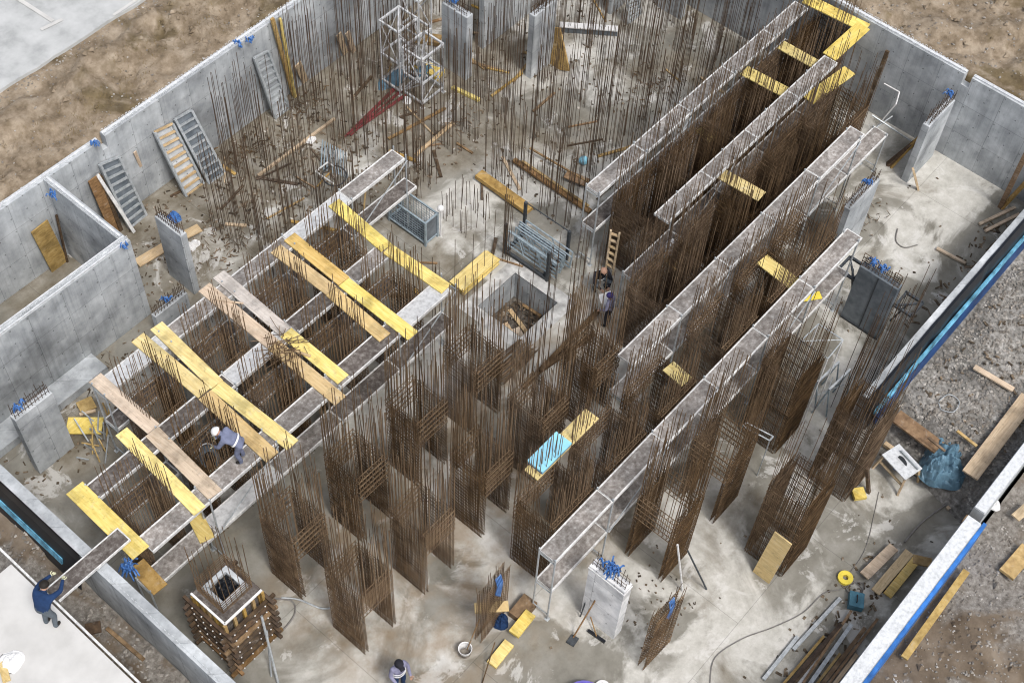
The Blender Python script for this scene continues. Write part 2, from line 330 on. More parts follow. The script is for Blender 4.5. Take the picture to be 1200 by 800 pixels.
# ---------------------------------------------------------------- setting: ground, street, floor
def sstep(a, b, x):
    t = min(1, max(0, (x-a)/(b-a))); return t*t*(3-2*t)
def gz(x, y):
    hi, lo = 3.86, 1.3
    z = lo + (hi-lo)*max(sstep(31.35, 31.6, y), sstep(40.2, 40.5, x)*sstep(-9, 1.5, y))
    if x < 6.5 and y < 31.6: z = 1.45 + 1.0*sstep(19.6, 21.5, y)
    amp = (.16+.30*sstep(31.7,32.6,y))*(1-sstep(34.8, 35.3, y)) if y > 31.5 else (.14+.32*sstep(40.4,41.6,x)) if x > 40 else (.5 if x < 6 and y > 20.5 else .2)
    if y < 1.0 and x < 40: amp = .12+.16*sstep(.9,-.6,y)
    n = noise.fractal(Vector((x*.8, y*.8, 3.1)), 1.0, 2.0, 5)*amp + noise.noise(Vector((x*3.1, y*3.1, 9)))*amp*.35
    if y > 31.5: z += n*.9 - .10*(1 if y < 35.2 else .6) + .25*sstep(33.0, 34.2, y)*(1-sstep(34.5, 35.2, y))
    elif x > 40: z += n
    else: z += n*.8
    return z
def lines(pts, fine0, fine1, step):
    out = [p for p in pts if p < fine0 or p > fine1]; k = fine0
    while k < fine1-1e-6: out.append(k); k += step
    return sorted(set(out+[fine1]))
HX = (6.40, 40.34); HY = (1.20, 31.54)
gx = sorted(set([round(x,3) for x in lines([-600,-200,-80,-30,-10,60,90,200,600], -2, 52, .25)] + [HX[0], HX[1]]))
gy = sorted(set([round(y,3) for y in lines([-600,-200,-80,-30,-12,60,90,200,600], -5, 36, .25)] + [HY[0], HY[1]]))
gx = [x for x in gx if x in HX or min(abs(x-h) for h in HX) > .06]; gy = [y for y in gy if y in HY or min(abs(y-h) for h in HY) > .06]
mb = MB(); idx = {}
for j, y in enumerate(gy):
    for i, x in enumerate(gx): idx[i, j] = len(mb.v); mb.v.append((x, y, gz(x, y)))
for j in range(len(gy)-1):
    for i in range(len(gx)-1):
        if HX[0]-1e-4 <= gx[i] and gx[i+1] <= HX[1]+1e-4 and HY[0]-1e-4 <= gy[j] and gy[j+1] <= HY[1]+1e-4: continue
        mb.f.append((idx[i,j], idx[i+1,j], idx[i+1,j+1], idx[i,j+1])); mb.m.append(0)
tag(mb.build('ground', M['ground'], smooth=True), kind='structure')
mb = MB()
ed = [(-300, 36.1)] + [(x, 35.62+.10*noise.noise(Vector((x*.7,0,0)))+.05*noise.noise(Vector((x*3,1,0)))) for x in [k*.4 for k in range(0,90)]] + [(300, 35.5)]
for (xa, ya), (xb, yb) in zip(ed[:-1], ed[1:]):
    mb.add([(xa,ya,3.93),(xb,yb,3.93),(xb,60,3.96),(xa,60,3.96)], [(0,1,2,3)])
    mb.add([(xa,ya,3.93),(xb,yb,3.93),(xb,yb-.02,3.6),(xa,ya-.02,3.6)], [(0,3,2,1)])
tag(mb.build('street', M['asphalt']), kind='structure')
mb = MB()
for a, b, w in (((23,0),(62,25),.16), ((48,35),(73,23),.14), ((-20,-30),(23,0),.16), ((133,18),(160,0),.12)):
    p, q = at(*a, 3.95), at(*b, 3.95); p.z = q.z = 3.958; mb.beam(p, q, w, .008)
tag(mb.build('road_marking', M['slab']), kind='structure')

SX, SY = (22.5, 24.5), (17.03, 19.0)     # sump in the floor
mb = MB()
xs = [6.5, SX[0], SX[1], 40.2]; ys = [1.4, SY[0], SY[1], 31.4]
for i in range(3):
    for j in range(3):
        if i == 1 and j == 1: continue
        mb.add([(xs[i],ys[j],0),(xs[i+1],ys[j],0),(xs[i+1],ys[j+1],0),(xs[i],ys[j+1],0)], [(0,1,2,3)])
tag(mb.build('floor', M['floor']), kind='structure')
t = thing('sump_pit', 'square concrete lined sump pit sunk in the floor, rubbish at its bottom', 'pit', (23.5, 18, 0))
mb = MB(); d = -1.5
mb.add([(SX[0],SY[0],.04),(SX[1],SY[0],.04),(SX[1],SY[1],.04),(SX[0],SY[1],.04),(SX[0],SY[0],d),(SX[1],SY[0],d),(SX[1],SY[1],d),(SX[0],SY[1],d)], [(0,4,5,1),(1,5,6,2),(2,6,7,3),(3,7,4,0)])
mb.build('lining', M['wall'], t)
mb = MB(); w = .5
mb.box(SX[0]-w,SX[1]+w,SY[0]-w,SY[0],.004,.014); mb.box(SX[0]-w,SX[1]+w,SY[1],SY[1]+w,.004,.014); mb.box(SX[0]-w,SX[0],SY[0],SY[1],.004,.014); mb.box(SX[1],SX[1]+w,SY[0],SY[1],.004,.014)
mb.build('rim', M['pad'], t)
mb = MB(); n = 14
for j in range(n+1):
    for i in range(n+1):
        x = SX[0]+2.0*i/n; y = SY[0]+(SY[1]-SY[0])*j/n; mb.v.append((x, y, d+.12+.14*noise.fractal(Vector((x*2,y*2,0)),1,2,4)))
for j in range(n):
    for i in range(n): a = j*(n+1)+i; mb.f.append((a,a+1,a+n+2,a+n+1)); mb.m.append(0)
mb.build('bottom', M['sumpdirt'], t, smooth=True)

# ---------------------------------------------------------------- perimeter walls
def loops(mb, p0, p1, step=.15, h=.10, r=.009, jit=.012):
    p0, p1 = Vector(p0), Vector(p1); L = (p1-p0).length; d = (p1-p0)/L; k = 0
    while k < L:
        a = p0+d*k+Vector((random.uniform(-jit,jit), random.uniform(-jit,jit), 0)); b = a+d*.07; hh = h*random.uniform(.6,1.2)
        mb.rod(a, a+Vector((0,0,hh)), r, 3); mb.rod(b, b+Vector((0,0,hh)), r, 3); mb.rod(a+Vector((0,0,hh)), b+Vector((0,0,hh)), r, 3)
        k += step
def tuft(c, n=14, r=.35, mat_='blue', parent=None, name='plastic_sleeve', spread=1.0):
    mb = MB(); c = Vector(c); r *= random.uniform(.62,.8)
    for _ in range(n):
        a = random.uniform(0, 6.28); q = Vector((math.cos(a), math.sin(a), 0))*random.uniform(.3, 1)*r*spread
        p0 = c + Vector((random.uniform(-.12,.12)*spread, random.uniform(-.12,.12)*spread, 0)); p1 = p0+q*.5+Vector((0,0,r*random.uniform(.3,.9))); p2 = p0+q+Vector((0,0,-r*random.uniform(0,.6)))
        k_ = random.uniform(.4,1); mb.tube([p0, (p0+p1)/2+Vector((0,0,.05)), p1, p1.lerp(p2,.5*k_)+Vector((0,0,.03)), p1.lerp(p2,k_)], random.choice((.018,.022,.03)), 4)
    return mb.build(name, M[mat_], parent)
def wallthing(name, label, boxes, matn='wall', cop=None, loop=None, tufts=()):
    t = thing(name, label, 'wall', ((boxes[0][0]+boxes[0][1])/2, (boxes[0][2]+boxes[0][3])/2, 0))
    mb = MB()
    for bx in boxes: mb.box(*bx)
    mb.build('wall_body', M[matn], t)
    if cop:
        mb = MB()
        for bx in cop: mb.box(*bx)
        mb.build('coping', M['coping'], t)
    if loop:
        mb = MB()
        for a, b in loop: loops(mb, a, b)
        mb.build('starter_loop_strip', M['coping'], t)
    for c in tufts: tuft(c, 9, .26, 'blue', t)
    return t
wallthing('retaining_wall', 'long pale grey concrete retaining wall below the street and brown bank', [(6.45,16.82,31.25,31.53,-.1,3.92),(17.05,40.34,31.25,31.53,-.1,4.0),(16.82,17.05,31.25,31.53,-.1,3.45)],
  cop=[(17.05,40.3,31.36,31.46,4.0,4.06),(6.45,16.8,31.36,31.46,3.92,3.98)], loop=[((17.1,31.31,4.0),(40,31.31,4.0)),((17.1,31.49,4.0),(40,31.49,4.0)),((6.6,31.4,3.95),(16.6,31.4,3.95))],
  tufts=[at(280,52,4), at(292,47,4), at(112,170,4)])
wallthing('retaining_wall', 'grey concrete retaining wall across the far end of the pit under bare soil', [(40.06,40.33,11.0,31.24,-.1,4.0),(40.06,40.33,1.72,10.7,-.1,4.0),(40.06,40.33,10.7,11.0,-.1,3.5)],
  cop=[(40.14,40.25,11.0,31.2,4.0,4.06),(40.14,40.25,1.8,10.7,4.0,4.06)], loop=[((40.1,11.1,4.0),(40.1,31,4.0)),((40.29,11.1,4.0),(40.29,31,4.0)),((40.2,1.9,4.0),(40.2,10.6,4.0))])
t = wallthing('retaining_wall', 'front concrete wall beside the bare slab, dark smooth outer face', [(6.42,6.76,1.72,27.1,-.1,3.95)], matn='wall', loop=[((6.5,14,3.95),(6.5,19,3.95))])
mb = MB()
for (xa, za), (xb, zb) in zip([(6.40,3.97),(6.34,3.5),(6.2,2.9),(6.05,2.3)][:-1], [(6.40,3.97),(6.34,3.5),(6.2,2.9),(6.05,2.3)][1:]):
    mb.add([(xa,19.6,za),(xa,31,za),(xb,31,zb),(xb,19.6,zb),(xa-.02,19.6,za-.01),(xa-.02,31,za-.01),(xb-.02,31,zb-.01),(xb-.02,19.6,zb-.01)], [(0,1,2,3),(4,7,6,5),(0,3,7,4),(1,5,6,2)])
mb.build('membrane', M['black'], t)
mb = MB(); mb.obox((6.155,25.3,2.86),(0,4.9,0),(.035,0,.12),(.02,0,-.006)); mb.build('blue_film', M['cyan'], t)
mb = MB(); mb.box(6.78,6.9,1.8,26.9,-.05,.14); mb.build('kicker', M['wall'], t)
tuft((7.25, 18.75, 3.0), 30, .5, 'blue', t, 'hose_bundle', 1.0)
wallthing('partition_wall', 'short concrete cross wall of the small corner compartment, blue wrap on top', [(14.42,14.66,27.42,31.24,-.1,4.0)], cop=[(14.5,14.58,27.5,31.2,4.0,4.05)], loop=[((14.45,27.5,4),(14.45,31.1,4))], tufts=[at(62,228,4)])
wallthing('partition_wall', 'long concrete wall of the corner compartment with white serrated top rail', [(6.78,14.66,27.14,27.41,-.1,4.0)], cop=[(6.8,14.6,27.15,27.19,4.0,4.1),(6.8,14.6,27.36,27.40,4.0,4.1)], loop=[((6.8,27.28,4),(14.6,27.28,4))], tufts=[at(146,288,4)])
# low ledges and recesses at the foot of the compartment wall
mb = MB(); mb.box(6.8,12.1,26.3,27.12,-.05,.35)
solo(mb, 'concrete_ledge', M['column'], 'low grey concrete ledge running along the foot of the compartment wall', 'ledge')
for (a, b, z, lab) in (((20,415),(45,405),.36,'olive square of formply lying on the concrete ledge, the lone bare one'), ((55,390),(80,378),.36,'olive square of formply on the concrete ledge holding a small wood block')):
    p = (at(*a, z)+at(*b, z))/2; mb = MB(); mb.obox((p.x,p.y,z+.012),(.55,.1,0),(-.05,.33,0),(0,0,.012)); solo(mb, 'formwork_board', M['ochre'], lab, 'board')
p = at(74,380,.4); mb = MB(); mb.obox((p.x,p.y,.44),(.22,.05,0),(-.04,.18,0),(0,0,.06)); solo(mb, 'wood_block', M['paleA'], 'small pale wood block on an olive board by the compartment wall', 'block')
t = wallthing('site_wall', 'low concrete wall with wide white top and blue outer lining, cables beside it', [(6.5,25.05,1.22,1.70,-.1,2.76),(25.05,25.4,1.22,1.70,-.1,2.2)], matn='wall')
mb = MB(); mb.box(6.6,25.05,1.24,1.68,2.764,2.82); mb.build('coping', M['coping'], t)
mb = MB(); mb.box(6.6,25.2,1.10,1.215,1.0,2.74); mb.build('blue_lining', M['bluedark'], t)
mb = MB(); mb.box(25.08,25.38,1.3,1.75,2.21,2.3); mb.build('joint_timber', M['brownw'], t)
t = wallthing('site_wall', 'low concrete wall with narrow white top running along the gravel', [(25.45,40.05,1.32,1.70,-.1,2.72)], matn='wall')
mb = MB(); mb.box(25.46,40.0,1.34,1.68,2.724,2.78); mb.build('coping', M['coping'], t)
t = wallthing('site_wall', 'low wall draped in black membrane with a bright blue film strip above the gravel', [(26.6,40.05,6.14,6.42,-.1,2.72)], matn='wall')
mb = MB()
for k in range(30):
    x0, x1 = 26.5+13.5*k/30, 26.5+13.5*(k+1)/30
    def pr(x):
        a = .10*noise.noise(Vector((x*1.3,0,5))); return [(6.19+.2*a,2.745),(6.10,2.77),(6.03+a*.5,2.3),(5.98+a*.8,1.8),(5.88+a*.5,1.22)]
    A_, B_ = pr(x0), pr(x1)
    for (a0,a1),(b0,b1) in zip(zip(A_[:-1],A_[1:]), zip(B_[:-1],B_[1:])):
        mb.add([(x0,a0[0],a0[1]+.02),(x0,a1[0],a1[1]+.02),(x1,b1[0],b1[1]+.02),(x1,b0[0],b0[1]+.02)], [(0,1,2,3)])
mb.build('membrane', M['black'], t)
mb = MB(); mb.obox((33.4,5.90,1.85),(6.5,0,0),(0,.028,.085),(0,-.03,.01)); mb.build('blue_film', M['cyan'], t)
mb = MB(); mb.obox((33.4,5.82,1.5),(6.5,0,0),(0,.05,.2),(0,-.03,.01)); mb.build('blue_film', M['navyfilm'], t)
# gravel bank between the two low walls
mb = MB(); nx, ny = 90, 28; gi = {}
for j in range(ny+1):
    for i in range(nx+1):
        y = 1.705+(6.12-1.705)*j/ny; xe = 26.7+1.1*(y-1.7)/4.4; x = xe+(40.05-xe)*i/nx
        z = .35+.87*sstep(0,1.5,x-xe)+.12*noise.fractal(Vector((x*.9,y*.9,2)),1,2,5)+.05*noise.noise(Vector((x*4,y*4,2))); gi[i,j] = len(mb.v); mb.v.append((x,y,z))
for j in range(ny):
    for i in range(nx): mb.f.append((gi[i,j],gi[i+1,j],gi[i+1,j+1],gi[i,j+1])); mb.m.append(0)
for j in range(ny):
    a, b = mb.v[gi[0,j]], mb.v[gi[0,j+1]]
    mb.add([a,b,(b[0]-.25,b[1],-.02),(a[0]-.25,a[1],-.02)], [(0,1,2,3)])
tag(mb.build('gravel_ground', M['gravel']), kind='structure')
# neighbour slab at lower left
t = thing('concrete_slab', 'smooth pale finished concrete slab of the neighbouring deck where one worker stands', 'slab', (2.5,15,0))
mb = MB(); mb.box(-14,4.98,4,20.75,1.0,4.0); mb.build('slab_body', M['slab'], t)
mb = MB(); mb.box(5.04,5.10,4,23.4,3.93,4.02); mb.build('edge_rail', M['whitemetal'], t)

# ---------------------------------------------------------------- piers with starter bars
def pier(label, x0, x1, y0, y1, h, matn='column', tuftat=(), bars=True, name='concrete_pier', bh=.55):
    t = thing(name, label, 'pier', ((x0+x1)/2,(y0+y1)/2,0))
    mb = MB(); c = .02
    vs = []
    for z, k in ((-.02,0),(h-.02,0),(h,c)):
        vs += [(x0+k,y0+k,z),(x1-k,y0+k,z),(x1-k,y1-k,z),(x0+k,y1-k,z)]
    fs = [(8,9,10,11)]
    for l in (0,4): fs += [(l+i, l+(i+1)%4, l+4+(i+1)%4, l+4+i) for i in range(4)]
    mb.add(vs, fs); mb.build('pier_body', M[matn], t)
    if bars:
        mb = MB(); L = max(x1-x0, y1-y0); nb = max(4, int(L/.13)); al = (x1-x0) > (y1-y0)
        for k in range(nb+1):
            for s_ in (.22,.78):
                u = .06+(L-.12)*k/nb
                p = Vector((x0+u, y0+(y1-y0)*s_, h)) if al else Vector((x0+(x1-x0)*s_, y0+u, h))
                q = p+Vector((random.uniform(-.04,.04),random.uniform(-.04,.04),bh*random.uniform(.6,1.15)))
                mb.rod(p-Vector((0,0,.05)), q, .011, 4)
        for zz in (h+.12, h+.3):
            for s_ in (.22,.78):
                if al: mb.rod((x0+.05,y0+(y1-y0)*s_,zz),(x1-.05,y0+(y1-y0)*s_,zz),.009,4)
                else: mb.rod((x0+(x1-x0)*s_,y0+.05,zz),(x0+(x1-x0)*s_,y1-.05,zz),.009,4)
        mb.build('starter_bar_mat', M['bar'], t)
    for (fx, fy, r) in tuftat: tuft((x0+(x1-x0)*fx, y0+(y1-y0)*fy, h+.28), 14, r, 'blue', t)
    return t
pier('thin blue grey concrete blade pier beside the pale boards, blue wrap at its foot', 16.2,16.45,26.65,27.95,3.2)
pier('low concrete wall stub topped with starter bars and blue wrap beside the yellow boards', 14.2,15.6,26.1,26.32,1.2, tuftat=((.45,.5,.3),), name='concrete_pier')
pier('wide concrete pier next to the front wall, blue wrap on its left end', 8.12,9.5,24.9,25.2,3.2, tuftat=((.25,.5,.3),))
pier('concrete blade pier just right of the white shoring towers, blue bundle on top', 30.45,30.8,26.72,28.0,3.25, tuftat=((.4,.6,.3),))
pier('long pale concrete wall segment standing behind the towers near the street wall', 32.25,36.2,27.4,27.65,3.3, bh=.9)
pier('concrete blade pier with the ochre board leaning on its right', 32.27,33.6,24.9,25.17,3.25)
pier('blue grey concrete pier at the back by the leaning formwork rack', 37.35,38.4,24.9,25.15,3.2)
pier('small concrete pier at the back nearest the far end wall', 39.1,39.4,22.6,23.8,3.2)
pier('bright concrete blade pier standing against the far end wall, blue scrap at its top', 37.85,39.7,10.86,11.13,3.05, tuftat=((.9,.9,.3),))
pier('concrete blade pier beside the end of the third scaffold walkway with blue wrap', 32.45,34.4,10.8,11.1,3.15, tuftat=((.62,.5,.22),))
t = pier('dark steel clad pier with blue wraps and starter hoops on top', 30.82,31.12,7.78,9.28,2.9, matn='form', tuftat=((.5,.75,.3),(.5,.5,.28)), name='clad_pier', bh=.5)
mb = MB()
for yy in (7.95, 9.15):
    for z0 in (2.9,3.1,3.3): mb.tube([(30.9,yy-.14,z0),(30.9,yy+.14,z0),(30.9,yy+.14,z0+.2),(30.9,yy-.14,z0+.2),(30.9,yy-.14,z0)], .014, 4)
mb.build('hoop', M['rust'], t)
for yy, s_ in ((9.3,1),(7.76,-1)):
    mb = MB()
    for k in (0,.75):
        mb.beam((31.0+k,yy,1.9),(31.0+k,yy+s_*.7,1.9),.09,.09)
    mb.beam((31.0,yy+s_*.7,1.9),(31.75,yy+s_*.7,1.9),.09,.09); mb.beam((31.0,yy+s_*.06,1.9),(31.75,yy+s_*.06,1.9),.09,.09); mb.beam((31.0,yy+s_*.06,1.9),(31.75,yy+s_*.7,1.9),.06,.06)
    mb.beam((31.4,yy+s_*.35,1.85),(31.4,yy+s_*.02,.6),.06,.06)
    mb.build('bracket', M['darkmetal'], t)
mb = MB(); mb.box(30.80,30.815,8.5,8.54,.02,2.88); mb.box(30.79,30.82,7.76,9.30,.02,.10); mb.build('seam', M['darkmetal'], t)
t = pier('white concrete pier with a blue plastic tuft of sleeves, tools leaning on its face', 15.95,16.32,7.72,9.0,3.3, matn='walllight', tuftat=((.5,.6,.55),(.5,.45,.5)))
mb = MB(); mb.box(15.93,15.948,7.70,9.02,3.08,3.16); mb.box(15.945,16.33,7.70,7.718,3.08,3.16); mb.build('collar', M['white'], t)

# ---------------------------------------------------------------- scaffold walkways
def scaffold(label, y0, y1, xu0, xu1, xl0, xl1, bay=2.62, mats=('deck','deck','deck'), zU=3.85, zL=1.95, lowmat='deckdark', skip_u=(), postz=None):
    t = thing('scaffold', label, 'scaffold', ((xu0+xu1)/2, (y0+y1)/2, 0), 'two level scaffold walkways')
    def tier(xa, xb, z, mm, skip=()):
        k = 0; x = xa
        while x < xb-.3:
            x1 = min(x+bay, xb)
            if xb-x1 < .5: x1 = xb
            if k not in skip:
                mb = MB(); mb.box(x+.012,x1-.012,y0+.05,y1-.05,z-.05,z-.004)
                dk = mb.build('deck', M[mm[k % len(mm)]], t)
                mb = MB()
                mb.box(x+.01,x1-.01,y0,y0+.048,z-.11,z+.006); mb.box(x+.01,x1-.01,y1-.048,y1,z-.11,z+.006)
                mb.box(x,x+.009,y0,y1,z-.09,z+.012); mb.box(x1-.045,x1-.013,y0+.05,y1-.05,z-.09,z+.008)
                mb.build('deck_frame', M['whitemetal'], dk)
            x = x1; k += 1
        return k
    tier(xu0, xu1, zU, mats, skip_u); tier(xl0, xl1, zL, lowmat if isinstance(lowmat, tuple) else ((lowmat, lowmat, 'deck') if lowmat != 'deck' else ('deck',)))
    x = min(xu0, xl0); xe = max(xu1, xl1); k = 0
    while x < xe+.2:
        top = zU+.12 if xu0-.1 <= x <= xu1+.3 else zL+.12
        for y in (y0+.02, y1-.02):
            mb = MB(); mb.rod((x,y,0),(x,y,top),.03,6,True); mb.box(x-.07,x+.07,y-.07,y+.07,0,.012); mb.build('post', M['galv'], t)
        if k % 3 == 1 and x+bay < xe+.2:
            mb = MB(); mb.rod((x,y0-.05,zL+.05),(min(x+bay,xe),y0-.05,zU-.1),.022,5); mb.build('brace', M['galv'], t)
        for zz in (.3, zL-.14, zU-.16):
            if zz < top: mb = MB(); mb.rod((x,y0,zz),(x,y1,zz),.022,5); mb.build('transom', M['galv'], t)
        x += bay; k += 1
    return t
scaffold('two level scaffold walkway under the far ends of the yellow planks', 23.18,23.80,10.3,23.35,10.3,23.9, mats=('deckwhite','deck','deck'))
scaffold('two level scaffold walkway under the middle of the yellow planks, bays dark and white', 20.61,21.25,7.95,20.3,7.95,20.3, mats=('deckdark','deckdark','deckwhite','deckdark','deck'))
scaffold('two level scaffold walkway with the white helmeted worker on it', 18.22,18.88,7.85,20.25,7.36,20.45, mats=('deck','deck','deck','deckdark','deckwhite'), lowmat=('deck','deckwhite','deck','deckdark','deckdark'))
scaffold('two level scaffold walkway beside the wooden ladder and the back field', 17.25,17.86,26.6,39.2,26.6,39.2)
scaffold('two level scaffold walkway with the white bundle on its lower deck', 14.80,15.40,27.2,37.5,25.8,37.5)
scaffold('two level scaffold walkway whose lower deck runs out past the upper toward the bright pier', 12.12,12.74,21.88,35.15,21.75,37.6, lowmat='deck')
scaffold('two level scaffold walkway nearest the white pier, open white end frame facing it', 9.62,10.24,15.13,31.1,15.15,31.1, mats=('deck',), lowmat='deck')

# ---------------------------------------------------------------- rebar box cages
def mat_panel(mb, p0, p1, z0, z1, bartop, vs=.085, hs=.13, off=.13, r=.0105, rb=.0105, lean=.05, bd=.9):
    """two layers of bars between floor points p0 and p1"""
    p0, p1 = Vector((*p0,0)), Vector((*p1,0)); L = (p1-p0).length; d = (p1-p0)/L; nn = Vector((-d.y,d.x,0)); up = Vector((0,0,1))
    for s_ in (-1, 1):
        o = nn*off/2*s_
        n = int(L/vs)
        for k in range(n+1):
            a = p0+d*(L*k/n)+o+d*random.uniform(-.012,.012)
            if k % 2 == 0 and random.random() < bd and bartop:
                tz = bartop*random.choice((random.uniform(.72,.9),random.uniform(.88,1.06),random.uniform(.92,1.06)))
                m_ = a+up*z1+Vector((random.gauss(0,.012),random.gauss(0,.012),0)); e = a+up*tz+Vector((random.uniform(-lean,lean),random.uniform(-lean,lean),0))
                mb.rod(a+up*z0, m_, rb, 4); mb.rod(m_, e, rb, 4)
            else: mb.rod(a+up*z0, a+up*(z1-random.uniform(0,.12)), r, 4)
        z = z0+.08
        while z < z1:
            mb.rod(p0+o+up*(z+random.gauss(0,.012))-d*random.uniform(.01,.06), p1+o+up*(z+random.gauss(0,.012))+d*random.uniform(.01,.06), r, 4); z += hs*random.uniform(.85,1.15)
def ladder_panel(mb, p0, p1, z0, z1, bartop, off=.14, r=.011, vs=.13):
    p0, p1 = Vector((*p0,0)), Vector((*p1,0)); L = (p1-p0).length; d = (p1-p0)/L; nn = Vector((-d.y,d.x,0)); up = Vector((0,0,1))
    n = max(3, int(L/vs))
    for s_ in (-1,1):
        o = nn*off/2*s_; z = z0
        while z <= z1: mb.rod(p0+o+up*z-d*.04, p1+o+up*z+d*.04, .015, 4); z += (z1-z0)/4
        for k in range(n+1):
            a = p0+d*(L*k/n)+o; mb.rod(a+up*(z0-.03), a+up*(z1+.03), r, 4)
            if bartop and random.random() < .8: mb.rod(a+up*z1, a+up*bartop*random.uniform(.86,1.02)+Vector((random.uniform(-.05,.05),random.uniform(-.05,.05),0)), .012, 4)
    for k in range(n+1):
        a = p0+d*(L*k/n)
        for z in (z0, z1): mb.rod(a-nn*off/2+up*z, a+nn*off/2+up*z, r, 4)
def make_cage(kind, sx, sy_, bartop, zt=3.75, zl=2.65, dense=1.0, bd=.9, hk=1.15):
    t = thing('rebar_cage', 'x', 'rebar cage', (0,0,0), 'rusty box shaped rebar cages')
    X0, X1, Y0, Y1 = 0, sx, 0, sy_
    faces = [((X0,Y0),(X0,Y1),'w'), ((X1,Y0),(X1,Y1),'w'), ((X0,Y0),(X1,Y0),'l'), ((X0,Y1),(X1,Y1),'l')]
    if kind == 'Y': faces = [((X0,Y0),(X1,Y0),'w'), ((X0,Y1),(X1,Y1),'w'), ((X0,Y0),(X0,Y1),'l'), ((X1,Y0),(X1,Y1),'l')]
    if kind == 'F': faces = [(a,b,'w') for a,b,_ in faces]
    for a, b, k in faces:
        mb = MB()
        if k == 'w': mat_panel(mb, a, b, 0, zt, bartop, .056/dense, .17*hk, bd=bd); mb.build('bar_mat', M['rust'], t)
        else: ladder_panel(mb, a, b, zl, zt, bartop); mb.build('lintel_cage', M['rustlight'], t)
    return t
protos = {('X',7.0): make_cage('X',1.18,1.3,6.7,bd=.7), ('Y',7.2): make_cage('Y',1.3,1.3,7.2), ('X',5.6): make_cage('X',1.2,1.3,5.6,3.5,2.5,.85), ('F',6.8): make_cage('F',2.25,1.35,6.0,3.4,2.2,1.0,.42,1.5), ('L',7.6): make_cage('F',1.35,1.3,6.8,4.3,2.4,1.0,.42,2.3), ('X',6.9): make_cage('X',1.75,1.35,5.9,3.7,2.6,1.0,.5,1.4)}
used = set()
def cage(key, x, y, label):
    o = protos[key]
    if key in used: dup(o, (x,y,0), label)
    else: used.add(key); o.location = (x,y,0); o['label'] = label
ORD = ['first','second','third','fourth','fifth','sixth','seventh']
for i, x in enumerate((10.7,13.3,15.9,18.5)):
    cage(('X',5.6), x, 21.55, ORD[i]+' rusty cage from the front wall, between the far and middle plank walkways')
for i, x in enumerate((8.1,10.7,13.3,15.9,18.5)):
    cage(('X',5.6), x, 19.05, ORD[i]+' rusty cage from the front wall, between the middle and near plank walkways')
for i, x in enumerate((10.7,13.3,15.9,18.5)):
    cage(('X',7.0), x, 15.6, ORD[i]+' tall rusty cage from the timber clad column, along the near walkway')
for i, x in enumerate((10.7,13.3,15.9,18.5,21.1)):
    cage(('X',7.0), x, 12.95, ORD[i]+' tall rusty cage of the free standing front row, counted from the bottom')
for i, x in enumerate((15.98,18.55,21.1,24.4,26.9,29.0)):
    cage(('X',6.9), x, 10.45, ORD[i]+' rusty cage from the white pier, on the back side of its walkway')
for i, x in enumerate((24.65,27.25,29.85,32.45,34.8)):
    cage(('F',6.8), x, 13.05, ORD[i]+' dense cage from the two workers, between second and third back walkways')
for i, x in enumerate((27.2,29.8,32.4,35.0,37.55)):
    cage(('F',6.8), x, 15.65, ORD[i]+' dense cage from the wooden ladder, between the two farthest walkways')
for i, (x, k) in enumerate(((18.43,('Y',7.2)),(21.15,('Y',7.2)),(24.62,('L',7.6)))):
    cage(k, x, 7.85, ORD[i]+' cage on the open floor side of the walkway nearest the white pier')
cage(('L',7.6), 21.1, 5.15, 'tall cage with an ochre board leaning on its foot')
cage(('L',7.6), 24.66, 5.15, 'tall cage beside the saw table and the black membrane')
# flat rebar mats standing alone
for (p0, p1, h, lab) in (((13.2,10.72),(14.5,10.85),3.1,'small flat rusty bar mat with blue strip, standing above the white bucket'), ((15.8,6.55),(17.0,6.5),3.5,'narrow leaning rusty bar mat with blue strip, alone right of the white pier')):
    t = thing('rebar_mat', lab, 'rebar mat', ((p0[0]+p1[0])/2, (p0[1]+p1[1])/2, 0))
    mb = MB(); mat_panel(mb, p0, p1, 0, h, h*1.12, .075, .16, .2); mb.build('bar_mat', M['rust'], t)
    mb = MB(); c = Vector((p0[0]*.55+p1[0]*.45, p0[1]-.05, h))
    for k in range(5): mb.tube([c+Vector((.05*k,0,.3)), c+Vector((.05*k+.02,-.08,-.1)), c+Vector((.05*k-.03,-.06,-.6-.1*k))], .022, 4)
    mb.build('plastic_strip', M['blue'], t)

# ---------------------------------------------------------------- starter bars in the back field
bars = []
def barbox(x, y, sx, sy_, h, n, jit=.03):
    for i in range(n):
        for s_ in (0, 1):
            for o in (0, .16):
                if random.random() < .1: continue
                if random.random() < .5: bars.append((x+sx*i/(n-1)+random.gauss(0,jit), y+s_*sy_+o*(1-2*s_)+random.gauss(0,jit), h*random.uniform(.78,1.08)))
                else: bars.append((x+s_*sx+o*(1-2*s_)+random.gauss(0,jit), y+sy_*i/(n-1)+random.gauss(0,jit), h*random.uniform(.78,1.08)))
for y in (24.3, 26.9, 29.3):
    for x in (15.9,18.5,21.1,24.65,27.25,29.85,32.45,35.05,37.6):
        if (y == 26.9 and x in (15.9,29.85)) or (y == 24.3 and x in (15.9,)) or (y == 29.3 and x < 20): continue
        barbox(x, y, 1.25, 1.3, random.choice((4.4,4.9,5.3)), 9)
for y in (18.95, 21.55):
    for x in (27.25,29.85,32.45,35.05,37.5): barbox(x, y, 1.25, 1.3, random.choice((4.3,4.8)), 9)
barbox(27.2, 21.2, 1.2, 1.2, 1.4, 7); barbox(24.6, 21.4, 1.2, 1.2, 1.5, 8); barbox(24.6, 23.9, 1.2, 1.1, 1.6, 6)
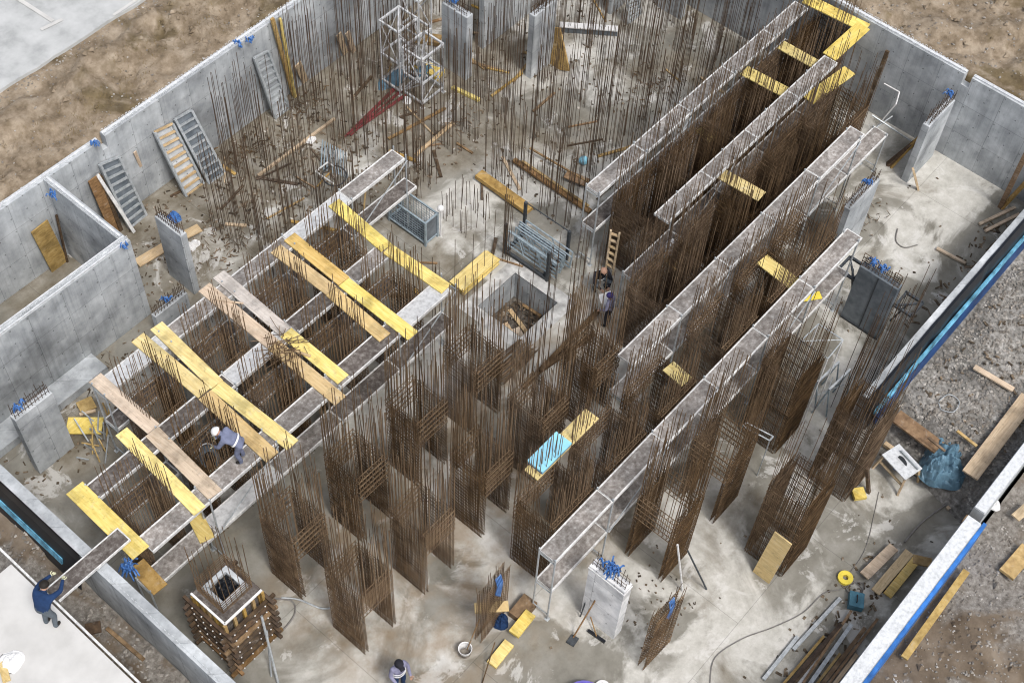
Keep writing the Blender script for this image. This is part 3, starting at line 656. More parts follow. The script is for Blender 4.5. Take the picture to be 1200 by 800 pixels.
barbox(21.3, 15.4, 3.6, 1.2, 5.2, 9, .05); barbox(21.0, 19.5, 3.8, .4, 3.6, 5, .06); barbox(26.6, 13.6, .3, 1.2, 5.5, 4); barbox(15.0, 24.2, 1.1, 1.1, 1.2, 5)
for k in range(70): bars.append((random.uniform(20,38), random.uniform(24.0,30.6), random.uniform(3.2,5)))
for k in range(26): bars.append((random.uniform(27.2,30.2), random.uniform(6.6,7.4)+random.gauss(0,.1), random.uniform(5.0,6.4)))
bad = lambda x, y: (22.3 < x < 24.7 and 16.9 < y < 19.1) or (16.0<x<16.6 and 26.5<y<28.1) or (30.3<x<30.95 and 26.6<y<28.1) or (32.1<x<36.3 and 27.3<y<27.75) or (32.1<x<33.8 and 24.8<y<25.3) or (37.2<x<38.5 and 24.8<y<25.3) or (39<x<39.5 and 22.5<y<23.9) or y > 31.15 or x > 40 or (17.2<y<17.9 and x>26.5) or (23.1<y<23.9 and x < 24) or (25.6<x<27 and 16<y<17) or (24.5<x<25.4 and 14.9<y<15.6)
bars = [b for b in bars if not bad(b[0], b[1])]
bars.sort(key=lambda b: (Vector((b[0],b[1],b[2]/2))-CAM).length/ b[2]**.5)
bm_ = []
for k in range(6):
    mb = MB(); e = Vector((random.uniform(-.02,.02),random.uniform(-.02,.02),.5)); f = Vector((random.uniform(-.03,.03),random.uniform(-.03,.03),1))
    mb.rod((0,0,-.01), e, .0105, 5); mb.rod(e, f, .0105, 5, True); bm_.append(mb)
first = {}
for i, (x, y, h) in enumerate(bars[:290]):
    k = i % 6
    if k not in first:
        o = bm_[k].build('starter_bar', M['bar'], None, (0,0,0)); first[k] = o
        tag(o, 'thin rusty starter bar standing upright in the open concrete floor, one of many alike', 'rebar', 'starter bars standing in the open floor')
    else: o = first[k].copy(); C.objects.link(o)
    o.location = (x,y,0); o.scale = (1,1,h)
mb = MB()
for x, y, h in bars[290:]:
    e = Vector((x+random.gauss(0,.03), y+random.gauss(0,.03), h)); mb.rod((x,y,0), e, .0105, 4, True)
tag(mb.build('rebar_field', M['bar'], None, (30,27,0)), 'mass of thin rusty starter bars filling the far part of the concrete floor', 'rebar', kind='stuff')

# ---------------------------------------------------------------- planks and boards
def plank(a, b, z, w, label, matn='yelB', t=.05, name='plank', cat='plank', z2=None, group=None):
    p, q = at(*a, z), at(*b, z if z2 is None else z2)
    d = q-p; L = d.length; u = d.normalized(); sd = u.cross(Vector((0,0,1))).normalized(); up = sd.cross(u)
    c = (p+q)/2 - up*t/2; mb = MB(); bv = min(.006, t*.2)
    vs = []
    for hz, k in ((-t/2,0),(t/2-bv,0),(t/2,bv)):
        for sx_, sy2 in ((-1,-1),(1,-1),(1,1),(-1,1)): vs.append(c+u*sx_*(L/2-k)+sd*sy2*(w/2-k)*-1+up*hz)
    fs = [(0,3,2,1),(8,9,10,11)]
    for l in (0,4): fs += [(l+i, l+(i+1)%4, l+4+(i+1)%4, l+4+i) for i in range(4)]
    mb.add(vs, fs)
    return solo(mb, name, M[matn], label, cat, group)
G = 'planks laid across the scaffold walkways'
zp = 3.92
PL = [((391,237),(453,290),.47,'yelB','yellow plank end nearest the grey basket, first of the farthest pair run'), ((454,291),(523,338),.47,'yelB','yellow plank reaching to the white deck bay above the sump side'),
 ((339,277),(403,329),.47,'honey','honey coloured plank running beside the double crossing, upper half'), ((403,330),(484,393),.46,'yelB','bright yellow plank continuing the honey one down to the near walkway'),
 ((323,291),(388,340),.46,'honey','honey coloured plank with brown mesh scraps on its upper end'), ((388,341),(451,395),.46,'honey','honey coloured plank end resting over the dark near deck bay'),
 ((256,321),(334,388),.45,'greyply','whitish grey plank on the upper half of the crossing with the wire heap'), ((335,389),(402,444),.46,'yelB','yellow plank below the whitish grey one, wire scraps at its start'),
 ((239,336),(319,402),.46,'pale','pink beige plank with a stick lying on it'), ((320,403),(399,469),.46,'honey','honey plank holding the tangled wire heap, ending past the near walkway'),
 ((183,381),(254,450),.46,'yelB','bright yellow plank right of the fourth crossing gap, upper half'), ((254,451),(343,521),.46,'yelB','bright yellow plank right of the fourth crossing gap, lower half'),
 ((161,395),(239,460),.48,'yelB','yellow plank at the crossing behind the white helmeted worker, upper half'), ((240,462),(319,535),.48,'honey','honey yellow plank beside the white helmeted worker, lower half'),
 ((111,442),(180,502),.46,'pale','streaky pale plank overhanging the far walkway nearest the wide pier'), ((178,505),(252,579),.48,'pale','smooth beige plank, lower half of the crossing nearest the wide pier'),
 ((142,505),(234,598),.42,'yelB','yellow plank half under the beige plank, rods standing in front'), ((87,571),(165,647),.58,'yelB','lone bright yellow plank at the end of the walkways beside the front wall')]
for a, b, w, mt, lab in PL: plank(a, b, zp, w, lab, mt, .045, group=G)
plank((224,595),(243,632),2.03,.46,'yellow plank end lying on the lower deck below the beige plank', 'yelB', .045)
plank((160,660),(188,690),2.03,.5,'short ochre plank on the lower deck below the lone yellow plank', 'ochre', .045)
plank((250,350),(285,355),zp+.05,.06,'thin stick lying on the pink beige plank', 'pale', .03, 'stick', 'stick')
plank((345,410),(364,417),zp+.05,.08,'short batten beside the tangled wire heap', 'paleA', .04, 'stick', 'stick')
# bridge deck from slab to walkway
t = thing('gangway', 'grey gangway panel with white edges bridging from the slab to the scaffold', 'gangway', (6.4,19.13,3.98))
mb = MB(); mb.box(5.15,7.6,18.9,19.38,4.03,4.07); mb.build('deck', M['deckdark'], t)
mb = MB(); mb.box(5.15,7.6,18.86,18.897,4.0,4.085); mb.box(5.15,7.6,19.383,19.42,4.0,4.085); mb.box(7.604,7.64,18.86,19.42,4.0,4.085); mb.build('deck_frame', M['whitemetal'], t)
# wire heap on planks
mb = MB(); c = at(330,408,zp+.02)
for _ in range(60):
    p = c+Vector((random.gauss(0,.28),random.gauss(0,.28),random.uniform(.01,.12))); a = random.uniform(0,6.28); L = random.uniform(.2,.6)
    mb.rod(p, p+Vector((math.cos(a)*L,math.sin(a)*L,random.uniform(-.02,.14))), .012, 4)
solo(mb, 'wire_heap', M['rust'], 'tangled heap of rusty wire offcuts lying on the planks', 'wire heap')['kind'] = 'stuff'
# boards between the right hand walkways
D = [((944,-2),(1016,33),3.92,.55,'yelB','yellow formply board along the top of the far end wall across two walkways'), ((972,66),(1012,30),3.92,.58,'yelA','yellow formply board extending the walkway to the far end wall'),
 ((947,117),(996,82),2.03,.55,'yelA','yellow board on the lower deck below the yellow walkway extension'), ((872,82),(925,110),3.47,.55,'yelB','second yellow cross board from the end wall between the farthest two walkways'),
 ((915,52),(965,80),3.47,.5,'yelB','dim yellow board on the cages right before the end wall'), ((840,200),(893,230),3.47,.52,'yelB','yellow cross board between the second and third walkways'),
 ((893,303),(937,337),3.47,.55,'yelB','yellow cross board between the third walkway and the one nearest the white pier'), ((783,428),(805,447),3.75,.5,'yelB','short yellow board glimpsed between cages below the third walkway'),
 ((820,150),(836,163),2.03,.4,'yelB','short yellow board end glimpsed beneath the second walkway'),
 ((930,350),(962,345),2.4,.3,'tyellow','bright yellow scrap board under the walkway nearest the white pier')]
for a, b, z, w, mt, lab in D: plank(a, b, z, w, lab, mt, .045)
# blue sheet on a plank
plank((622,556),(694,484),3.95,.52,'yellow plank carrying the pale blue sheets over the cages', 'yelA', .05)
t = thing('sheet_stack', 'stack of pale blue insulation sheets on a yellow plank over the cages', 'sheet stack', (17.6,12.0,3.95))
mb = MB(); mb.box(16.98,18.32,11.68,12.28,4.06,4.13); mb.build('top_sheet', M['bluesheet'], t)
mb = MB(); mb.box(17.0,18.3,11.70,12.26,3.955,4.056); mb.build('lower_sheet', M['bluedark'], t)
# boards lying in the back field
Fd = [((302,205),(392,138),.12,.10,'paleA',.10,'long pale round pole lying in front of the street wall'), ((455,162),(522,126),.1,.12,'brownw',.06,'thin brown batten lying right of the red pipes'),
 ((487,181),(531,143),.1,.14,'paleA',.07,'pale batten lying just below the thin brown batten'), ((456,176),(488,188),.09,.14,'ochre',.07,'short crosswise batten touching the pale batten end'),
 ((530,101),(562,116),.14,.16,'yelB',.12,'short yellow beam lying below the pier with blue bundle'), ((576,112),(612,85),.1,.1,'ochre',.06,'thin ochre stick lying between the two blade piers'),
 ((625,130),(650,108),.1,.1,'brownw',.06,'thin brown stick lying below the leaning ochre board'), ((602,186),(692,247),.2,.20,'brownw',.10,'long brown beam lying crosswise, tied bars beside it'),
 ((612,188),(690,241),.26,.10,'ochre',.05,'narrow ochre batten lying on the long brown beam'), ((621,173),(688,212),.3,.07,'brownw',.06,'long thin brown stick above the long brown beam'),
 ((663,203),(689,214),.25,.42,'brownw',.05,'small muddy brown board at the end of the thin stick'), ((342,190),(300,210),.1,.06,'darkwood',.05,'thin dark stick under the pale pole'),
 ((150,303),(150,304),.1,.1,'pale',.03,''), ((486,72),(517,86),.2,.55,'yelB',.2,'stack of yellow boards behind the white shoring tower'), ((488,41),(516,46),.25,.5,'ochre',.2,'ochre boards stacked beside the top of the towers')]
for a, b, z, w, mt, th, lab in Fd:
    if lab: plank(a, b, z, w, lab, mt, th)
plank((561,202),(621,245),.32,.40,'big ochre beam board lying crosswise above the sump rack', 'ochre', .18)
for k in range(6): # stack of ply sheets
    dx, dy = random.uniform(-.05,.05), random.uniform(-.04,.04)
    p, q = at(534,340,.05), at(578,305,.05)
    mb = MB(); mb.obox((p+q)/2+Vector((dx,dy,.05*k+.03)), (.95,0,0), (0,.31,0), (0,0,.021)); solo(mb, 'formply_sheet', M['yelA'], ['bottom','second lowest','third lowest','third highest','second highest','topmost'][k]+' sheet in the yellow formply stack beside the sump', 'sheet', 'formply sheets stacked by the sump')
plank((160,308),(194,288),.12,.40,'pale board lying on the floor left of the thin blade pier', 'paleA', .06)
plank((214,276),(234,266),.3,.38,'short pale board propped behind the thin blade pier', 'paleA', .06)
plank((78,498),(120,498),.35,.62,'bright yellow formply sheet on blocks beside the wide pier', 'yelA', .05)
plank((92,478),(110,470),.2,.5,'rusty orange board behind the yellow sheet', 'ochre', .05)
plank((93,485),(112,480),.3,.1,'pale batten lying against the orange board', 'paleA', .06)
# sump planks
for a, b, w, mt, lab in (((597,362),(622,395),.16,'paleA','pale plank lying diagonally in the sump'), ((592,378),(600,392),.2,'paleA','short pale plank on edge in the sump corner'), ((612,356),(634,370),.12,'brownw','brown batten along the sump wall'), ((604,384),(612,398),.3,'pale','pinkish block at the bottom of the sump')):
    plank(a, b, -1.2, w, lab, mt, .06)
# leaning boards: foot on floor, head against a face
def lean(a, b, w, label, matn, t=.05, Y=None, X=None, z=None, name='plank', cat='plank', zf=0.0):
    p = at(*a, zf); q = atY(*b, Y) if Y is not None else (atX(*b, X) if X is not None else at(*b, z))
    d = q-p; L = d.length; u = d.normalized(); sd = Vector((0,0,1)).cross(u)
    if Y is not None: sd = Vector((1,0,0)); sd = (sd-u*sd.dot(u)).normalized()
    elif X is not None: sd = Vector((0,1,0)); sd = (sd-u*sd.dot(u)).normalized()
    else: sd.normalize()
    up = u.cross(sd); mb = MB(); mb.obox((p+q)/2, u*L/2, sd*w/2, up*t/2)
    return solo(mb, name, M[matn], label, cat)
lean((344,112),(319,22),.14,'long yellow timber leaning on the street wall next to the formwork rack','ochre',.1,Y=31.1)
lean((346,114),(328,22),.10,'second thinner long yellow timber leaning just right of the first','yelB',.08,Y=31.1)
lean((358,96),(349,75),.3,'short pale board leaning at the wall foot beside the long timbers','paleA',.05,Y=30.9)
lean((405,63),(397,40),.26,'left of two pale boards leaning on the wall by the towers','paleA',.05,Y=31.0)
lean((415,61),(407,38),.22,'right of two pale boards leaning on the wall by the towers','pale',.05,Y=31.0)
lean((176,222),(158,178),.12,'thin pale batten leaning on the wall between formwork racks','pale',.04,Y=31.15)
lean((70,312),(46,265),.7,'ochre board leaning on the wall inside the corner compartment','ochre',.05,Y=31.1)
lean((79,307),(66,252),.07,'thin dark pole leaning inside the corner compartment','darkwood',.06,Y=31.1,name='pole',cat='pole')
lean((137,272),(110,208),.5,'brown board leaning on the wall left of the first formwork rack','brownw',.05,Y=31.1)
lean((142,270),(118,207),.14,'slim brown board edge leaning beside the wider brown board','darkwood',.08,Y=31.1)
lean((157,272),(114,205),.12,'white metal channel leaning on the wall against the first formwork rack','whitemetal',.08,Y=31.1,name='channel',cat='channel')
lean((657,82),(646,32),.95,'ochre board leaning on the blade pier','ochre',.07,X=33.7)
lean((892,676),(918,630),.62,'ochre board leaning on the foot of the tall cage','honey',.05,X=20.93)
lean((1010,138),(1040,60),.14,'dark timber leaning on the far end wall','darkwood',.1,X=39.9)
lean((1008,134),(1024,98),.12,'grey round prop leaning on the far end wall beside the dark timber','galv',.12,X=39.95,name='prop',cat='prop')
lean((1040,193),(1077,163),.2,'dark wet timber leaning on the bright blade pier','darkwood',.12,z=1.6)
lean((1044,196),(1078,160),.14,'ochre batten leaning on the bright blade pier beside the dark one','ochre',.08,z=1.75)
lean((1076,222),(1070,198),.14,'short pale batten propped at the foot of the bright blade pier','paleA',.08,z=1.2)
lean((1172,243),(1205,175),.18,'orange brown timber leaning in the corner by the far end wall','brownw',.12,z=3.3)
lean((1174,244),(1215,200),.16,'ochre timber leaning in the corner beside the orange brown one','ochre',.1,z=2.2)
t = thing('bent_pipe','bent white pipe frame leaning in the far corner on the end wall','pipe',(39.3,13.2,0))
mb = MB(); mb.tube([atX(1036,98,39.9),atX(1054,108,39.9),at(1050,122,1.6),at(1028,148,.3)],.03,5); mb.build('bent_tube',M['white'],t)
mb = MB(); mb.rod(at(1022,135,.9),at(1072,168,.3),.035,5,True); mb.rod(at(1046,136,.9),at(1026,150,.5),.03,5,True); mb.build('cross_tube',M['galv'],t)
# long dark rails on floor
plank((613,453),(701,363),.2,.16,'long dark steel rail lying behind the front row cages','rust',.12,'steel_rail','rail')
plank((633,433),(697,390),.34,.14,'shorter dark rail lying beside the long dark rail','rust',.12,'steel_rail','rail')
mb = MB()
for k in range(40): mb.rod((20.6+random.uniform(-.1,.1),16.1+.022*k,.05+random.uniform(0,.4)),(22.3+random.uniform(-.15,.15),16.1+.022*k,.05+random.uniform(0,.4)),.016,4)
solo(mb,'rebar_bundle',M['rust'],'thick bundle of loose rusty bars lying at the sump edge','rebar bundle')
t = thing('pipe_bundle','bundle of dark red pipes lying diagonally on the back field','pipe bundle',at(438,130,0))
for k in range(6):
    p = at(404+3.4*k,160-2.6*k+(k%3)*2,.08); q = at(462+3.2*k,104+1.9*k-(k%2)*3,.08); mb = MB(); mb.rod(p+Vector((0,0,.05*(k%2))),q+Vector((0,0,.05*((k+1)%2))),.035,7,True); mb.build('pipe',M['redpipe'],t)
# white girder
t = thing('girder','white capped grey girder lying at the back of the field behind the ochre board','girder',at(690,30,0))
p, q = at(655,29,.35), at(724,34,.35)
mb = MB(); mb.beam(p,q,.30,.05); mb.build('flange',M['white'],t)
mb = MB(); mb.beam(p-Vector((0,0,.18)),q-Vector((0,0,.18)),.16,.30); mb.build('web',M['form'],t)

for k, (px, py, n, lab) in enumerate(((288,178,80,'brown heap of tie wire and scraps by the street wall left of the pale pole'),(262,292,70,'brown heap of wire scraps at the foot of bars beside the far walkway'),(352,116,60,'brown scrap heap at the foot of the long yellow timbers'),(535,150,50,'rusty wire heap in the middle of the back field below the short yellow beam'),(760,100,60,'rusty wire heap at the back near the first walkway'),(1012,252,40,'dark gravel coloured scrap heap beside the pier with blue wrap'),(120,440,40,'dark scrap heap at the foot of the compartment wall'))):
    mb = MB(); c = at(px,py,.02); 
    for _ in range(n):
        p = c+Vector((random.gauss(0,.6),random.gauss(0,.45),random.uniform(.0,.06))); a = random.uniform(0,6.28); L = random.uniform(.06,.3)
        if random.random() < .75: mb.rod(p,p+Vector((math.cos(a)*L,math.sin(a)*L,random.uniform(-.01,.1))),.012,4)
        else: mb.obox(p,(math.cos(a)*L*.35,math.sin(a)*L*.35,.01),(-math.sin(a)*.02,math.cos(a)*.02,0),(0,0,.008))
    solo(mb,'scrap_heap',M['rust' if k < 5 else 'debris'],lab,'scrap heap')['kind'] = 'stuff'
off_ = 0
while off_ < 52:
    x, y = random.uniform(19,38), random.uniform(24.1,30.8) if random.random() < .7 else random.uniform(19,22.5)
    if bad(x,y) or bad(x+.5,y+.3): continue
    a = random.uniform(0,3.14); L = random.uniform(.3,.9); mb = MB(); mb.beam((x-math.cos(a)*L,y-math.sin(a)*L,.04),(x+math.cos(a)*L,y+math.sin(a)*L,.05),random.choice((.06,.09,.12)),.05)
    solo(mb,'timber_offcut',M[random.choice(('ochre','brownw','paleA','darkwood'))],'short timber offcut lying on the floor among the starter bars','offcut','timber offcuts lying among the starter bars'); off_ += 1

# ---------------------------------------------------------------- formwork racks leaning on the street wall
def rack(b1, b2, t1, t2, label, frame, rung, back, n=9):
    B1, B2 = at(*b1,0), at(*b2,0); T1, T2 = atY(*t1,31.12), atY(*t2,31.12)
    z = (T1.z+T2.z)/2; c = (B1+B2)/2
    t = thing('formwork_rack', label, 'formwork rack', c, 'ladder like formwork racks leaning on the street wall')
    u = (B2-B1).normalized()*1; v1 = T1-B1; v2 = T2-B2; nrm = (B2-B1).cross(v1).normalized()
    for P, V in ((B1,v1),(B2,v2)):
        mb = MB(); mb.beam(P,P+V,.09,.12,nrm); mb.build('rail',M[frame],t)
    mb = MB()
    for k in range(n+1):
        f = k/n; mb.beam(B1+v1*f,B2+v2*f,.07,.08,nrm)
    mb.build('rung_set',M[rung],t)
    mb = MB(); o = -nrm*.07 if nrm.y < 0 else nrm*.07
    q = [B1+o,B2+o,B2+v2+o,B1+v1+o]; o2 = o*.35
    mb.add(q+[w_+o2 for w_ in q],[(0,1,2,3),(7,6,5,4),(0,4,5,1),(1,5,6,2),(2,6,7,3),(3,7,4,0)]); mb.build('panel',M[back],t)
rack((152,268),(171,252),(117,193),(139,184),'grey formwork rack with dark panel, the one beside the brown boards','galv','galv','form')
rack((218,230),(238,215),(181,155),(202,145),'formwork rack with pale timber rungs, paired with a grey one','galv','paleA','column')
rack((245,215),(263,203),(205,140),(224,129),'grey formwork rack right beside the timber runged one','galv','galv','form')
rack((323,139),(339,127),(298,68),(314,60),'grey formwork rack standing alone beside the long yellow timbers','galv','galv','column')
B = at(742,27,0); t = thing('formwork_rack','small grey formwork rack lying at the back beside the blue grey pier','formwork rack',B)
p0, p1, q0, q1 = at(735,-6,1.6), at(747,-8,1.6), at(737,27,.1), at(751,16,.1)
mb = MB(); mb.beam(p0,q0,.1,.1); mb.build('rail',M['galv'],t); mb = MB(); mb.beam(p1,q1,.1,.1); mb.build('rail',M['galv'],t)
mb = MB()
for k in range(8): mb.beam(p0.lerp(q0,k/7),p1.lerp(q1,k/7),.07,.07)
mb.build('rung_set',M['galv'],t)

# ---------------------------------------------------------------- shoring towers, rack, basket, trestle
def tower(label, x0, x1, y0, y1, h):
    t = thing('shoring_tower', label, 'tower', ((x0+x1)/2,(y0+y1)/2,0), 'white shoring towers')
    cs = [(x0,y0),(x1,y0),(x1,y1),(x0,y1)]
    for x, y in cs:
        mb = MB(); mb.rod((x,y,0),(x,y,h),.035,6,True); mb.box(x-.08,x+.08,y-.08,y+.08,0,.015); mb.build('leg',M['tower'],t)
    for z in (.25, h*.5, h-.03):
        mb = MB()
        for i in range(4): a, b = cs[i], cs[(i+1)%4]; mb.beam((*a,z),(*b,z),.07,.07)
        mb.beam((*cs[0],z),(*cs[2],z),.05,.05); mb.build('ring_frame',M['tower'],t)
    for i in range(4):
        a, b = cs[i], cs[(i+1)%4]; mb = MB(); mb.rod((*a,.3),(*b,h*.5),.025,5); mb.rod((*b,h*.5),(*a,h-.1),.025,5); mb.build('brace',M['tower'],t)
    return t
tower('taller white braced shoring tower nearest the street wall',28.1,29.15,28.05,29.0,3.3)
tower('lower white braced shoring tower in front of the taller one',28.2,29.4,26.95,27.93,2.55)
tower('white shoring tower half cut by the top edge behind the others',29.6,30.3,28.4,29.4,3.6)
mb = MB(); crumple(mb,at(459,94,0),.75,.4,.3,1.3); solo(mb,'plastic_sheet',M['tarp'],'crumpled blue plastic sheet under the white shoring towers','plastic sheet')
mb = MB(); crumple(mb,at(495,88,0),.6,.4,.3,4.3); solo(mb,'plastic_sheet',M['tarp'],'smaller blue plastic scrap under the lower shoring tower','plastic sheet')
t = thing('wire_basket','open grey steel basket crate standing below the far walkway end','basket',(23.5,23.1,0))
x0,x1,y0,y1,h = 23.25,23.88,22.2,24.0,1.3
for x, y in ((x0,y0),(x1,y0),(x1,y1),(x0,y1)): mb = MB(); mb.box(x-.04,x+.04,y-.04,y+.04,0,h); mb.build('post',M['bluegalv'],t)
mb = MB()
for z in (.15,h-.04):
    mb = MB(); mb.beam((x0,y0,z),(x1,y0,z),.06,.06); mb.beam((x0,y1,z),(x1,y1,z),.06,.06); mb.beam((x0,y0,z),(x0,y1,z),.06,.06); mb.beam((x1,y0,z),(x1,y1,z),.06,.06); mb.build('rim',M['bluegalv'],t)
mb = MB()
for k in range(1,14):
    y = y0+(y1-y0)*k/14
    for x in (x0,x1): mb.rod((x,y,.15),(x,y,h-.05),.009,4)
for k in range(1,8):
    z = .15+(h-.2)*k/8
    for x in (x0,x1): mb.rod((x,y0,z),(x,y1,z),.009,4)
mb.build('mesh_side',M['bluegalv'],t)
mb = MB(); mb.box(x0+.03,x1-.03,y0+.005,y0+.03,.18,h-.08); mb.build('end_panel',M['form'],t)
mb = MB(); mb.box(x0+.04,x1-.04,y0+.05,y1-.05,.12,.16); mb.build('floor_panel',M['darkmetal'],t)
mb = MB(); mb.rod((23.95,22.1,.0),(23.95,22.1,1.5),.03,6); mb.ball((23.95,22.1,1.56),.13,10,8); solo(mb,'post_with_cap',M['white'],'white capped post beside the grey basket','post')
# tube rack by the sump
t = thing('tube_rack','dark post rack full of blue grey scaffold frames beside the sump','rack',(25.6,19,0))
for (x,y) in ((24.95,19.9),(25.0,17.95),(26.2,20.05),(26.22,18.05)): mb = MB(); mb.box(x-.05,x+.05,y-.05,y+.05,0,1.6); mb.build('post',M['darkmetal'],t)
mb = MB(); mb.beam((24.97,19.9,.12),(25.0,17.95,.12),.1,.12); mb.beam((26.2,20.05,.12),(26.22,18.05,.12),.1,.12); mb.beam((24.95,19.8,.2),(26.2,19.9,.2),.1,.1); mb.beam((25.0,18.1,.2),(26.2,18.15,.2),.1,.1); mb.build('base',M['darkmetal'],t)
mb = MB(); mb.rod((26.2,20.05,1.58),(26.22,18.05,1.58),.025,5); mb.build('top_bar',M['darkmetal'],t)
for k in range(7):
    x = 25.12+.14*k; z0 = .3; mb = MB(); a0, a1 = 17.6+random.uniform(-.1,.2), 19.7+random.uniform(-.1,.3)
    dz = random.uniform(.5,.75)
    mb.tube([(x,a0,z0),(x,a1,z0),(x+.05,a1,z0+dz),(x+.05,a0,z0+dz),(x,a0,z0)],.03,5)
    for f in (.3,.65): y = a0+(a1-a0)*f; mb.rod((x,y,z0),(x+.05,y+.3,z0+dz),.022,5)
    solo(mb,'steel_grille',M['bluegalv'],['lowest steel grille at the sump side of the tube rack','steel grille next to the sump side one in the tube rack','third steel grille from the sump in the tube rack','middle steel grille of the tube rack','third steel grille from the far side of the tube rack','second steel grille from the far side of the tube rack','grille at the far side of the tube rack'][k],'steel grille','grilles stored in the tube rack')
# loose tube stack left of far walkway end
t = thing('tube_stack','leaning stack of thin grey tubes with a dark hoop near the far walkway','tube stack',at(395,190,0))
for k in range(10):
    p = at(376+3.5*k,198+1.2*k,.1+.03*(k%3)); q = at(378+3.0*k,164+1.6*k,.5+.03*(k%3)); mb = MB(); mb.rod(p,q,.025,5,True); mb.build('tube',M['bluegalv'],t)
mb = MB(); pts = [at(392+14*math.cos(a),206+12*math.sin(a),.4+.1*math.sin(a)) for a in [k*.42 for k in range(16)]]; mb.tube(pts,.03,5); mb.build('hoop',M['darkmetal'],t)
mb = MB(); mb.tube([at(370,201,.5),at(384,190,.5),at(391,195,.5)],.03,5); mb.tube([at(370,201,.5),at(395,218,.3)],.03,5); mb.build('bracket',M['whitemetal'],t)
# loose wire offcuts / tied stirrup heap near
# trestle
t = thing('trestle','grey steel trestle with two top bars beside the cage','trestle',at(972,460,0))
for dx in (0,.45):
    p, q = at(958,448,1.5)+Vector((0,-dx,0)), at(983,424,1.5)+Vector((0,-dx,0))
    mb = MB(); mb.beam(p,q,.07,.09); mb.build('top_bar',M['galv'],t)
    for w_ in (p,q):
        mb = MB(); mb.rod(w_,Vector((w_.x-.1,w_.y+.22,0)),.03,5); mb.rod(w_,Vector((w_.x+.1,w_.y-.22,0)),.03,5); mb.build('leg',M['bluegalv'],t)
mb = MB(); p, q = at(958,448,1.5), at(983,424,1.5)
mb.rod(p-Vector((0,0,.9)),q-Vector((0,.45,.9)),.02,5); mb.rod(p-Vector((0,.45,.9)),q-Vector((0,0,.9)),.02,5); mb.build('brace',M['galv'],t)
# white frame over cage
t = thing('edge_frame','thin pale square frame standing round the cage by the trestle','frame',(26.55,8.25,0))
mb = MB(); cs = [(26.08,8.75),(27.02,8.70),(27.03,7.78),(26.1,7.74)]
for i in range(4): mb.rod((*cs[i],4),(*cs[(i+1)%4],4),.022,5)
mb.rod((*cs[0],4),(*cs[2],4),.016,5); mb.build('top_ring',M['galv'],t)
for x, y in cs: mb = MB(); mb.rod((x,y,0),(x,y,4),.022,5); mb.build('leg',M['white'],t)
t = thing('spacer_frame','pale ladder shaped bar frame bridging between two cages','spacer frame',at(890,503,2))
mb = MB(); mb.rod(at(871,499,2.2),at(902,516,2.2),.025,5); mb.rod(at(875,495,2.2),at(906,511,2.2),.025,5); mb.rod(at(902,516,2.2),at(906,511,2.2),.03,5); mb.rod(at(871,499,2.2),at(875,495,2.2),.03,5); mb.build('bar_pair',M['galv'],t)
mb = MB(); p = at(902,516,2.2); mb.rod(p,(p.x,p.y,0),.02,5); p = at(871,499,2.2); mb.rod(p,(p.x,p.y,0),.02,5); mb.build('leg',M['galv'],t)
# wooden ladder
t = thing('wooden_ladder','pale wooden ladder leaning on the cages behind the crouching worker','ladder',(26.9,16.9,0))
b0, b1, t0, t1 = at(710,316,0), at(718,322,0), at(716,270,2.0), at(726,273,2.0)
for p, q in ((b0,t0),(b1,t1)): mb = MB(); mb.beam(p,q,.07,.1); mb.build('rail',M['paleA'],t)
for k in range(1,7): mb = MB(); mb.beam(b0.lerp(t0,k/6.5),b1.lerp(t1,k/6.5),.1,.05); mb.build('rung',M['paleA'],t)
# white bundle on lower deck of second walkway
t = thing('bag','white wrapped bundle lying on the lower deck','bag',at(790,289,2))
mb = MB(); crumple(mb,at(790,290,1.97),.38,.3,.35,2.2); mb.build('wrap',M['white'],t,smooth=True)
plank((785,300),(797,313),2.0,.5,'small ochre board lying below the white bundle','ochre',.05)

# ---------------------------------------------------------------- timber clad column form
t = thing('column_form','column formwork clad in stacked timber walers with a reinforced hollow top','column formwork',(8.5,16.05,0))
x0,x1,y0,y1,h = 7.82,9.2,15.36,16.74,3.3
hx0,hx1,hy0,hy1 = 8.22,8.88,15.84,16.46
mb = MB(); mb.box(x0,hx0,y0,y1,h-.05,h); mb.box(hx1,x1,y0,y1,h-.05,h); mb.box(hx0,hx1,y0,hy0,h-.05,h); mb.box(hx0,hx1,hy1,y1,h-.05,h); mb.build('top_plate',M['deckdark'],t)
mb = MB()
for a, b in (((x0,y0),(x1,y0)),((x0,y0),(x0,y1))): mb.beam((*a,h+.02),(*b,h+.02),.06,.06)
mb.build('edge_angle',M['white'],t)
mb = MB()
for bx in ((hx0-.14,hx0,hy0-.14,hy1+.14),(hx1,hx1+.14,hy0-.14,hy1+.14),(hx0,hx1,hy0-.14,hy0),(hx0,hx1,hy1,hy1+.14)): mb.box(*bx,h+.002,h+.16)
mb.build('hollow_ring',M['column'],t)
mb = MB(); mb.box(hx0-.002,hx1+.002,hy0-.002,hy1+.002,h-1.2,h-1.15)
for a in range(9):
    q = a*.7; mb.rod((8.55,16.15,h-.2),(8.55+.36*math.cos(q),16.15+.36*math.sin(q),h+.12),.03,4)
mb.build('black_liner',M['black'],t)
mb = MB(); crumple(mb,Vector((8.55,16.15,h-.12)),.40,.38,.32,3.3,24); mb.build('plastic_cap',M['black'],t)
mb = MB(); mb.box(x0+.12,x1-.12,y0+.12,y1-.12,0,h-.06); mb.build('core_panel',M['deckdark'],t)
